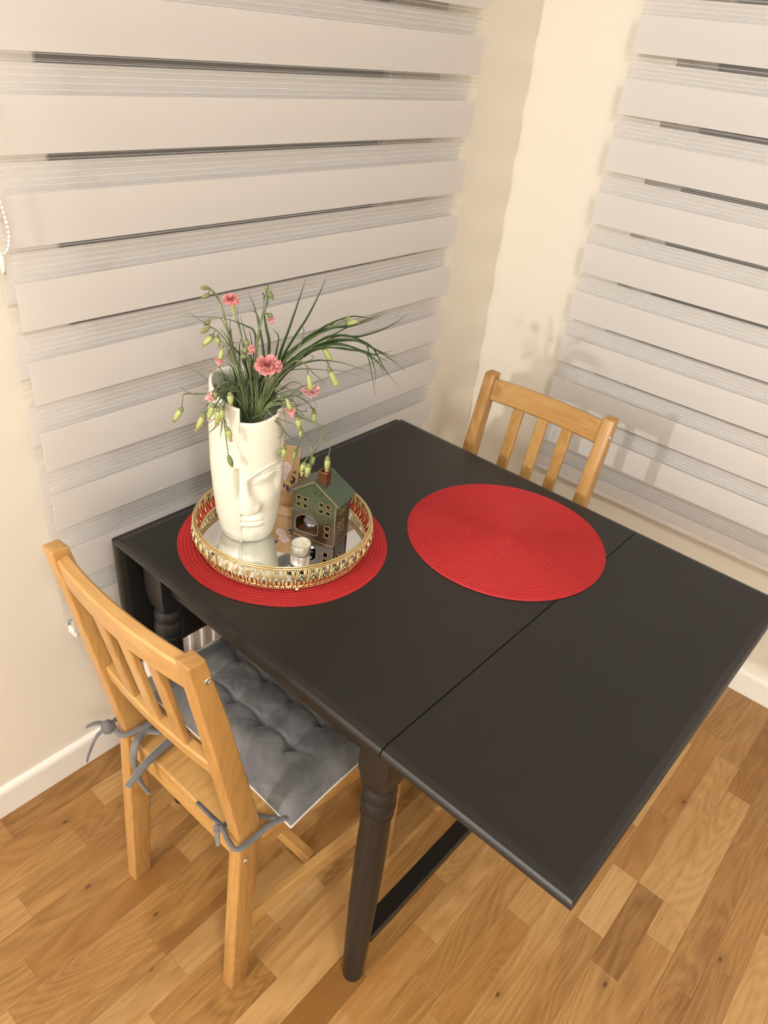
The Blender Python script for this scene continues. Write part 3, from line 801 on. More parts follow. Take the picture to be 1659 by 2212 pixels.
# beading on rims, one joined piece each
def beading(nm, R, z, r_, n):
    bm = bmesh.new()
    for i in range(n):
        a = 2*PI*i/n
        bmesh.ops.create_icosphere(bm, subdivisions=1, radius=r_, matrix=Matrix.Translation((R*math.cos(a), R*math.sin(a), z)))
    tag(link(nm, from_bm(nm, bm, True), MAT['gold'], tr), kind='stuff')
beading('beaded_edge', 0.1572, 0.0472, 0.0016, 280)
beading('beaded_edge', 0.1502, 0.0058, 0.0015, 250)
NE = 50
def wallpt(a, u, z):
    """a = angle, u = sideways metres, z 0..1 up the bulging wall"""
    R = 0.1495+0.0085*math.sin(PI*min(1, z*0.95+0.05))**0.8 + 0.004*z
    an = a+u/0.155
    return Vector((R*math.cos(an), R*math.sin(an), 0.0085+0.0395*z))
def ornament():
    parts = []
    def wire(P, r_, flat=0.6):
        pts = [wallpt(0, u, z) for u, z in P]
        parts.append(rings_vf(tube('', pts, r_, 6, 4, flat, Vector((1, 0, 0)), raw=True)))
    # ogee ribs of the tulip, standing on the lower ring
    for s in (-1, 1):
        wire([(s*0.0066, 0.0), (s*0.0048, 0.10), (s*0.0074, 0.26), (s*0.0070, 0.46), (s*0.0036, 0.68), (s*0.0010, 0.80)], [0.0012, 0.0013, 0.0014, 0.0013, 0.0011, 0.0010])
    # the seed shape inside the tulip
    pts = []
    for f in (0, .15, .35, .6, .8, 1):
        pts.append((wallpt(0, 0, 0.22+0.42*f), 0.0021*math.sin(PI*min(1, 0.08+f*0.92))**0.8+0.0003))
    rings = []
    for p, w_ in pts:
        rings.append([p+Vector((0.5*w_*math.cos(2*PI*k/8), w_*math.sin(2*PI*k/8), 0)) for k in range(8)])
    parts.append(rings_vf(rings))
    me = join_meshes('filigree_tulip', parts)
    return me
def ornament2():
    parts = []
    def wire(P, r_):
        parts.append(rings_vf(tube('', [wallpt(0, u, z) for u, z in P], r_, 6, 4, 0.6, Vector((1, 0, 0)), raw=True)))
    for s in (-1, 1):
        wire([(0.0, 0.56), (s*0.0030, 0.68), (s*0.0050, 0.84), (s*0.0030, 0.97), (0, 1.0)], 0.0013)
        wire([(0.0, 0.66), (s*0.0018, 0.76), (s*0.0022, 0.88), (0, 0.95)], 0.0009)
    for z in (0.50, 0.565):
        c = wallpt(0, 0, z); rings = []
        for q in (-1, -0.6, 0, 0.6, 1):
            r_ = 0.0015*math.sqrt(max(0.02, 1-q*q)); rings.append([c+Vector((r_*math.cos(2*PI*k/8), r_*math.sin(2*PI*k/8), 0.0015*q)) for k in range(8)])
        parts.append(rings_vf(rings))
    return join_meshes('filigree_drop', parts)
om, om2 = ornament(), ornament2()
for i in range(NE):
    link('filigree_tulip', om, MAT['gold'], tr, (0, 0, 0), (0, 0, 2*PI*i/NE))
    link('filigree_drop', om2, MAT['gold'], tr, (0, 0, 0), (0, 0, 2*PI*(i+0.5)/NE))
for i in range(4):
    a = 2*PI*(i+0.62)/4
    link('foot', lathe('foot', [(0.0035, 0), (0.0042, 0.002), (0.003, 0.006)], 12), MAT['gold'], tr, (0.149*math.cos(a), 0.149*math.sin(a), 0.0))
ZT = TZ+MZ     # top of the mirror

# ------------------------------------------------------------------ ceramic face vase
def smooth(a, b, x):
    t = min(1, max(0, (x-a)/(b-a))); return t*t*(3-2*t)
def gs(x, m, s): return math.exp(-((x-m)/s)**2)
VC = (-1.2495, -0.3445)
HZ = 0.298
def vase():
    FACE = math.radians(217.0)
    # angle columns, dense on the face and around the split line
    ang = []
    a = -180.0
    while a < 180:
        ang.append(a)
        if -4 <= a < 4: a += 0.5
        elif -30 <= a < 80: a += 1.1
        else: a += 4.0
    NZ = 170
    def half(z):      # half width of the body
        T_ = ((0, .0405), (.02, .0465), (.047, .052), (.097, .0572), (.145, .0600), (.21, .0608), (.30, .0575))
        for (a_, ra), (b_, rb) in zip(T_[:-1], T_[1:]):
            if z <= b_: return ra+(rb-ra)*(z-a_)/(b_-a_)
        return T_[-1][1]
    def topz(d):
        if d < 0:       # left panel : high at the back, sweeping down to the split
            return 0.298-0.030*smooth(-100, -2, d)
        r = 0.244+0.012*smooth(20, 95, d)
        return r+(0.298-r)*smooth(112, 172, d)
    def rad(d, z):
        h = half(z); an = math.radians(d)
        # ellipse in the face frame: depth a bit less than width
        c, s_ = math.cos(an), math.sin(an); b = h*0.86
        r = h*b/math.sqrt((h*c)**2+(b*s_)**2)
        out = 0.0
        s = an*0.056                                   # metres sideways from the split line, + = right
        if d >= 0:
            lowf = smooth(0.0, 0.012, z)
            out += 0.0018*lowf*(1-smooth(0.225, 0.245, z)*0.3)
            # nose: widening ridge from brow to tip
            nt = smooth(0.150, 0.084, z)               # 0 at brow, 1 at tip
            cut = smooth(0.069, 0.080, z)
            sc_ = 0.0065+0.0060*nt; w_ = 0.0085+0.0085*nt
            out += (0.0022+0.0170*nt)*math.exp(-abs((s-sc_)/w_)**2.4)*cut*(1-smooth(0.140, 0.172, z))
            # wing of the nose
            out += 0.0058*gs(s, 0.0295, 0.0068)*gs(z, 0.0865, 0.0080)*cut
            # brow: the forehead steps down into the socket along an arch running up to the right
            q = min(1, max(0, (s-0.012)/0.050)); bz = 0.136+0.023*math.sin(q*PI*0.52)
            below = 1-smooth(bz-0.0035, bz+0.0035, z)
            out -= 0.0060*below*smooth(0.010, 0.022, s)*smooth(0.095, 0.125, z)*(1-smooth(0.064, 0.080, s))
            out += 0.0016*gs(z, bz+0.003, 0.0030)*smooth(0.008, 0.018, s)*(1-smooth(0.062, 0.076, s))
            # almond eye, tilted up to the right
            ec = (0.0480, 0.1385); ex = (s-ec[0])/0.0262; tilt = ec[1]+0.26*(s-ec[0])
            ez = z-tilt
            if abs(ex) < 1:
                up = 0.0080*(1-ex*ex)**0.75; dn = -0.0062*(1-ex*ex)**0.8
                if dn < ez < up: out += 0.0038*math.sqrt(max(0, 1-ex*ex))*smooth(0, 0.003, min(up-ez, ez-dn))
                out += 0.0026*gs(ez, up+0.0016, 0.0014)+0.0020*gs(ez, dn-0.0014, 0.0014)
                out -= 0.0016*gs(ez, up-0.0008, 0.0009)
            # cheek
            out += 0.0022*gs(s, 0.048, 0.018)*gs(z, 0.092, 0.026)
            # philtrum hollow, lips, chin
            lipw = 1-smooth(0.030, 0.050, s)
            out -= 0.0022*gs(z, 0.066, 0.0055)*(1-smooth(0.016, 0.036, s))
            out += 0.0036*gs(z, 0.0570, 0.0042)*lipw
            out -= 0.0034*gs(z, 0.0515, 0.0013)*lipw
            out += 0.0040*gs(z, 0.0455, 0.0045)*lipw
            out -= 0.0022*gs(z, 0.0360, 0.0050)*lipw
            out += 0.0024*gs(z, 0.0215, 0.0120)*(1-smooth(0.018, 0.045, s))
            # temple fold to the right
            out -= 0.0038*gs(d, 80, 5.0)*smooth(0.150, 0.190, z)
        else:
            # smooth left panel overlapping the face: proud below the nose, hollow beside the eye
            out += 0.0016
            out += 0.0038*gs(d, -2.0, 4.5)*(1-smooth(0.062, 0.078, z))
            out -= 0.0125*gs(d, -5.5, 5.5)*smooth(0.076, 0.110, z)*(1-smooth(0.146, 0.160, z))
            out += 0.0010*smooth(0.19, 0.21, z)*gs(d, -1.5, 3)
        return r+out
    V = []; F = []; n = len(ang); th = 0.0058
    cols = []
    for d in ang:
        tz = topz(d); col = []
        zl = [0.0, 0.0012, 0.004]+[0.004+(tz-0.0115)*k/NZ for k in range(1, NZ+1)]
        for i, z in enumerate(zl):
            r = rad(d, z)-(0.0035 if i == 0 else 0.0012 if i == 1 else 0)
            col.append((r, z))
        r0 = rad(d, zl[-1])
        for k in range(1, 7):              # rounded lip
            q = PI*k/6; col.append((r0-th/2+th/2*math.cos(q), tz-0.0075+0.0038*math.sin(q)+0.0))
        base_in = [tz-0.02, tz-0.05, tz-0.10, 0.12, 0.03]
        for z in base_in: col.append((max(0.012, rad(d if d < 0 else 60, min(z, tz-0.02))-th), z))
        col.append((0.001, 0.026))
        cols.append(col)
    m = len(cols[0])
    for d, col in zip(ang, cols):
        an = FACE+math.radians(d)
        for r, z in col: V.append((r*math.cos(an), r*math.sin(an), z))
    for i in range(n):
        j = (i+1) % n
        for k in range(m-1): F.append((i*m+k, j*m+k, j*m+k+1, i*m+k+1))
    F.append(tuple(i*m for i in range(n-1, -1, -1)))
    me = mesh('face_vase', V, F, True)
    bm = bmesh.new(); bm.from_mesh(me); bmesh.ops.recalc_face_normals(bm, faces=bm.faces); bm.to_mesh(me); bm.free()
    return me
vz = link('face_vase', vase(), MAT['ceramic'], None, (VC[0], VC[1], ZT+0.0003))
tag(vz, 'tall cream ceramic vase shaped as half a sculpted face, holding the flowers', 'vase')

# ------------------------------------------------------------------ glazed house tealight holder
HW, HD, HH, HR = 0.085, 0.052, 0.089, 0.029       # width (gable side), depth, eaves height, rise
hs = thing('ceramic_house', 'green and brown glazed ceramic house lantern standing on the mirror tray', 'lantern', (-1.157, -0.434, ZT+0.0003), math.radians(-74.3))
def panel(nm, outline, holes, th, place, mat, bevel=0.0008, parent=None, label=None):
    """flat wall with real openings; outline/holes are 2-D loops, place maps (u, v, w) to the local frame"""
    cu_ = bpy.data.curves.new(nm, 'CURVE'); cu_.dimensions = '2D'; cu_.fill_mode = 'BOTH'; cu_.extrude = th/2-bevel; cu_.bevel_depth = bevel; cu_.bevel_resolution = 1
    for L in [outline]+holes:
        s = cu_.splines.new('POLY'); s.points.add(len(L)-1); s.use_cyclic_u = True
        for p, q in zip(s.points, L): p.co = (q[0], q[1], 0, 1)
    ob = bpy.data.objects.new('tmp', cu_); COL.objects.link(ob)
    dg = bpy.context.evaluated_depsgraph_get(); me = bpy.data.meshes.new_from_object(ob.evaluated_get(dg))
    bpy.data.objects.remove(ob); bpy.data.curves.remove(cu_)
    me.name = nm; me.materials.clear()
    for v in me.vertices: v.co = place(v.co.x, v.co.y, v.co.z)
    bm = bmesh.new(); bm.from_mesh(me); bmesh.ops.recalc_face_normals(bm, faces=bm.faces); bm.to_mesh(me); bm.free()
    return link(nm, me, mat, parent)
def rrect(cx, cy, w_, h_, r_=0.0012):
    out = []
    for sx, sy, a0 in ((1, 1, 0), (-1, 1, 90), (-1, -1, 180), (1, -1, 270)):
        for k in (0, 45, 90):
            a = math.radians(a0+k); out.append((cx+sx*(w_/2-r_)+r_*math.cos(a), cy+sy*(h_/2-r_)+r_*math.sin(a)))
    return out
def arch(cx, z0, w_, hside, htot):
    P = rrect(cx, z0+hside/2, w_, hside, 0.005)[6:]         # lower two corners
    P = [p for p in P]
    for k in range(0, 13):
        a = PI*k/12; P.append((cx+w_/2*math.cos(a), z0+hside+(htot-hside)*math.sin(a)))
    return P
def win4(cx, cy, w_=0.0085, g=0.0135): return [rrect(cx+sx*g/2, cy+sy*g/2, w_, w_) for sx in (-1, 1) for sy in (-1, 1)]
w2 = HW/2; d2 = HD/2; wt = 0.006
gable = [(-w2, 0.002), (w2, 0.002), (w2, HH), (0, HH+HR), (-w2, HH)]
fh = [arch(-0.0135, 0.0115, 0.0455, 0.020, 0.0365)]+win4(-0.0245, 0.073)+win4(0.0205, 0.073)+[rrect(0.0275, z, 0.0098, 0.0100) for z in (0.021, 0.0350)]
place_f = lambda u, v, w_: (u, -d2+wt/2+w_, v)
place_b = lambda u, v, w_: (u, d2-wt/2+w_, v)
panel('front_wall', gable, fh, wt, place_f, MAT['glaze'], parent=hs)
panel('back_wall', gable, win4(-0.0205, 0.073)+win4(0.0205, 0.073), wt, place_b, MAT['glaze'], parent=hs)
sidew = [(-d2+wt, 0.002), (d2-wt, 0.002), (d2-wt, HH+0.002), (-d2+wt, HH+0.002)]
sh = win4(0.0, 0.073)+win4(-0.004, 0.034)
panel('side_wall', sidew, sh, wt, lambda u, v, w_: (w2-wt/2+w_, u, v), MAT['glaze'], parent=hs)
panel('side_wall', sidew, sh, wt, lambda u, v, w_: (-w2+wt/2+w_, u, v), MAT['glaze'], parent=hs)
# amber rims where the glaze breaks over the opening edges
def rimloop(L, place, off):
    P = [Vector(place(u, v, off)) for u, v in L]
    return rings_vf(tube('', P+[P[0]], 0.00062, 5, 0, raw=True), False)
pr_ = [rimloop(L, place_f, -wt/2-0.0001) for L in fh] + [rimloop(L, lambda u, v, w_: (w2-wt/2-w_, u, v), -wt/2-0.0001) for L in sh]
link('opening_rims', join_meshes('opening_rims', pr_), MAT['glaze_edge'], hs)
link('corner_edge', tube('corner_edge', [(w2-0.0006, -d2+0.0006, 0.003), (w2-0.0006, -d2+0.0006, HH-0.002)], 0.0009, 6, 3), MAT['glaze_edge'], hs)
link('floor_slab', box('floor_slab', (-w2+wt, -d2+wt, 0.004), (w2-wt, d2-wt, 0.0115), 0.0008), MAT['glaze_brown'], hs)
link('foot_ring', box('foot_ring', (-w2+0.001, -d2+0.001, 0.0), (w2-0.001, d2-0.001, 0.0022), 0.0008), MAT['clay'], hs)
ov = 0.0065; rt = 0.0055
for s in (-1, 1):
    sl = HR/w2; x1_ = w2+ov; z_e = HH-ov*sl
    n_ = Vector((s*sl, 0, 1)).normalized()
    y0_, y1_ = -d2-0.005, d2+0.005
    P = [Vector((0, y0_, HH+HR)), Vector((s*x1_, y0_, z_e)), Vector((s*x1_, y1_, z_e)), Vector((0, y1_, HH+HR))]
    Q = [p+n_*rt for p in P]; Q[0].x = 0; Q[3].x = 0; Q[0].z = Q[3].z = HH+HR+rt/n_.z
    V = [p+Vector((0, 0, 0.0004)) for p in P]+Q
    o = link('roof_slope', hexa('roof_slope', V, 0.0014, 2), MAT['glaze_roof'], hs)
zr = HH+HR+0.006
link('roof_edge', join_meshes('roof_edge', [rings_vf(tube('', [(s*(w2+ov), -d2-0.0048, HH-ov*HR/w2+0.0045), (0, -d2-0.0048, zr)], 0.0008, 5, 4, raw=True)) for s in (-1, 1)]), MAT['glaze_edge'], hs)
# chimney: a square tube
cx, cy = 0.010, -0.014
zb = HH+HR-0.008; zt = HH+HR+0.0235
def sqt(h, z, dx=0): return [(cx-h, cy-h, z), (cx+h, cy-h, z), (cx+h, cy+h, z), (cx-h, cy+h, z)]
cm = loft('chimney', [sqt(0.0080, zb), sqt(0.0080, zt-0.001), sqt(0.0073, zt), sqt(0.0050, zt), sqt(0.0045, zt-0.001), sqt(0.0045, zb+0.006)], True, False)
ck = link('chimney', cm, MAT['glaze_brown'], hs)
link('chimney_rim', tube('chimney_rim', [Vector(p) for p in sqt(0.0078, zt-0.0004)]+[Vector(sqt(0.0078, zt-0.0004)[0])], 0.0007, 5, 0), MAT['glaze_edge'], ck)

# ------------------------------------------------------------------ tealights
def tealight(label, x, y, z, h, R, wax, wick, rz=0):
    t = thing('tealight', label, 'candle', (x, y, z), rz, 'tealights on the tray')
    link('cup', lathe('cup', [(0.001, 0.0003), (R-0.0018, 0.0), (R-0.0004, 0.0010), (R-0.0002, h-0.0008), (R, h), (R-0.0006, h), (R-0.0009, h-0.0010), (R-0.0011, 0.0015), (0.001, 0.0014)], 48), MAT['alu'], t)
    link('wax', lathe('wax', [(0.001, 0.0016), (R-0.0012, 0.0016), (R-0.0012, h-0.0012), (R-0.0022, h-0.0017), (0.006, h-0.0020), (0.0012, h-0.0020)], 40), wax, t)
    link('wick', tube('wick', [(0, 0, h-0.0035), (0.0004, 0.0002, h+0.0002), (0.0016, 0.0005, h+0.0024)], [0.0007, 0.0007, 0.0006], 6, 4), wick, t)
    return t
tealight('unused cream tealight in silver cup in front of the little house', -1.2215, -0.4525, ZT+0.0003, 0.0190, 0.0178, MAT['wax'], MAT['wick_white'])
tealight('burnt grey tealight inside the arch of the ceramic house', -1.1626, -0.4215, ZT+0.0121, 0.0135, 0.0178, MAT['wax_grey'], MAT['wick'])

# ------------------------------------------------------------------ wooden board with painted flowers behind the vase
bd = thing('wooden_stand', 'light wood stand with painted pink flowers between vase and house', 'stand', (-1.153, -0.3255, ZT+0.0003), math.radians(-62))
LN = math.radians(10)
def tilt(p):    # lean the board back about the x axis
    x, y, z = p; return (x, y*math.cos(LN)+z*math.sin(LN)+0.004, z*math.cos(LN)-y*math.sin(LN)+0.0032)
o = panel('back_board', rrect(0, 0.060, 0.054, 0.118, 0.007), [], 0.006, lambda u, v, w_: tilt((u, w_, v)), MAT['card_wood'], parent=bd)
for m_ in (o.data,): grain(m_, 2, 2.0)
o = link('front_lip', hexa('front_lip', [(-0.030, -0.026, 0.0), (0.030, -0.026, 0.0), (0.030, -0.020, 0.0), (-0.030, -0.020, 0.0),
                                     (-0.030, -0.030, 0.020), (0.030, -0.030, 0.020), (0.030, -0.024, 0.020), (-0.030, -0.024, 0.020)], 0.001), MAT['card_wood'], bd); grain(o.data, 0, 3)
o = link('shelf', box('shelf', (-0.030, -0.020, 0.0), (0.030, -0.001, 0.006), 0.001), MAT['card_wood'], bd); grain(o.data, 0, 4)
MAT['pt_pink'] = M('paint_pink', (0.78, 0.50, 0.50), 0.6); MAT['pt_pale'] = M('paint_pale', (0.84, 0.74, 0.70), 0.6)
MAT['pt_plum'] = M('paint_plum', (0.10, 0.05, 0.12), 0.6); MAT['pt_navy'] = M('paint_navy', (0.03, 0.035, 0.06), 0.6); MAT['pt_rose'] = M('paint_rose', (0.45, 0.14, 0.18), 0.6)
def decal(nm, L, lift, mat, q):
    V = [tilt((u, -0.0032-lift, v)) for u, v in L]; n = len(V); V += [tilt((u, -0.0029, v)) for u, v in L]
    F = [tuple(range(n)), tuple(range(2*n-1, n-1, -1))]+[(i, (i+1) % n, n+(i+1) % n, n+i) for i in range(n)]
    link(nm, mesh(nm, V, F), mat, q)
pt = link('flower_print', mesh('flower_print', [tilt((-0.001, -0.0031, 0.06)), tilt((0.001, -0.0031, 0.06)), tilt((0, -0.0031, 0.062))], [(0, 1, 2)]), MAT['pt_pale'], bd)
rr = random.Random(3)
for cx_, cy_, R_ in ((0.004, 0.078, 0.0100), (-0.001, 0.063, 0.0105)):
    for k, (f, mt) in enumerate(((1.0, 'pt_pale'), (0.74, 'pt_pink'), (0.60, 'pt_pale'), (0.36, 'pt_rose'), (0.26, 'pt_pale'))):
        L = [(cx_+R_*f*(1+0.10*math.sin(5*a_+k*2))*math.cos(a_), cy_+R_*f*(1+0.10*math.sin(5*a_+k*2))*math.sin(a_)) for a_ in [2*PI*i/24 for i in range(24)]]
        decal('painted_petal', L, 0.0001+0.0001*k, MAT[mt], pt)
for cx_, cy_, an, ln, mt in ((0.016, 0.062, -0.5, 0.009, 'pt_navy'), (0.015, 0.055, -1.1, 0.009, 'pt_navy'), (0.004, 0.046, -1.7, 0.009, 'pt_navy'), (-0.008, 0.044, -1.9, 0.010, 'pt_navy'), (0.018, 0.071, 0.2, 0.007, 'pt_navy'),
                             (0.008, 0.044, -1.2, 0.016, 'pt_plum'), (-0.010, 0.086, 2.0, 0.012, 'pt_plum'), (0.020, 0.050, 1.3, 0.010, 'pt_navy')):
    L = []
    for i in range(12):
        a_ = 2*PI*i/12; u = ln/2+ln/2*math.cos(a_); v = ln*0.22*math.sin(a_); L.append((cx_+u*math.cos(an)-v*math.sin(an), cy_+u*math.sin(an)+v*math.cos(an)))
    decal('painted_leaf', L, 0.00012, MAT[mt], pt)

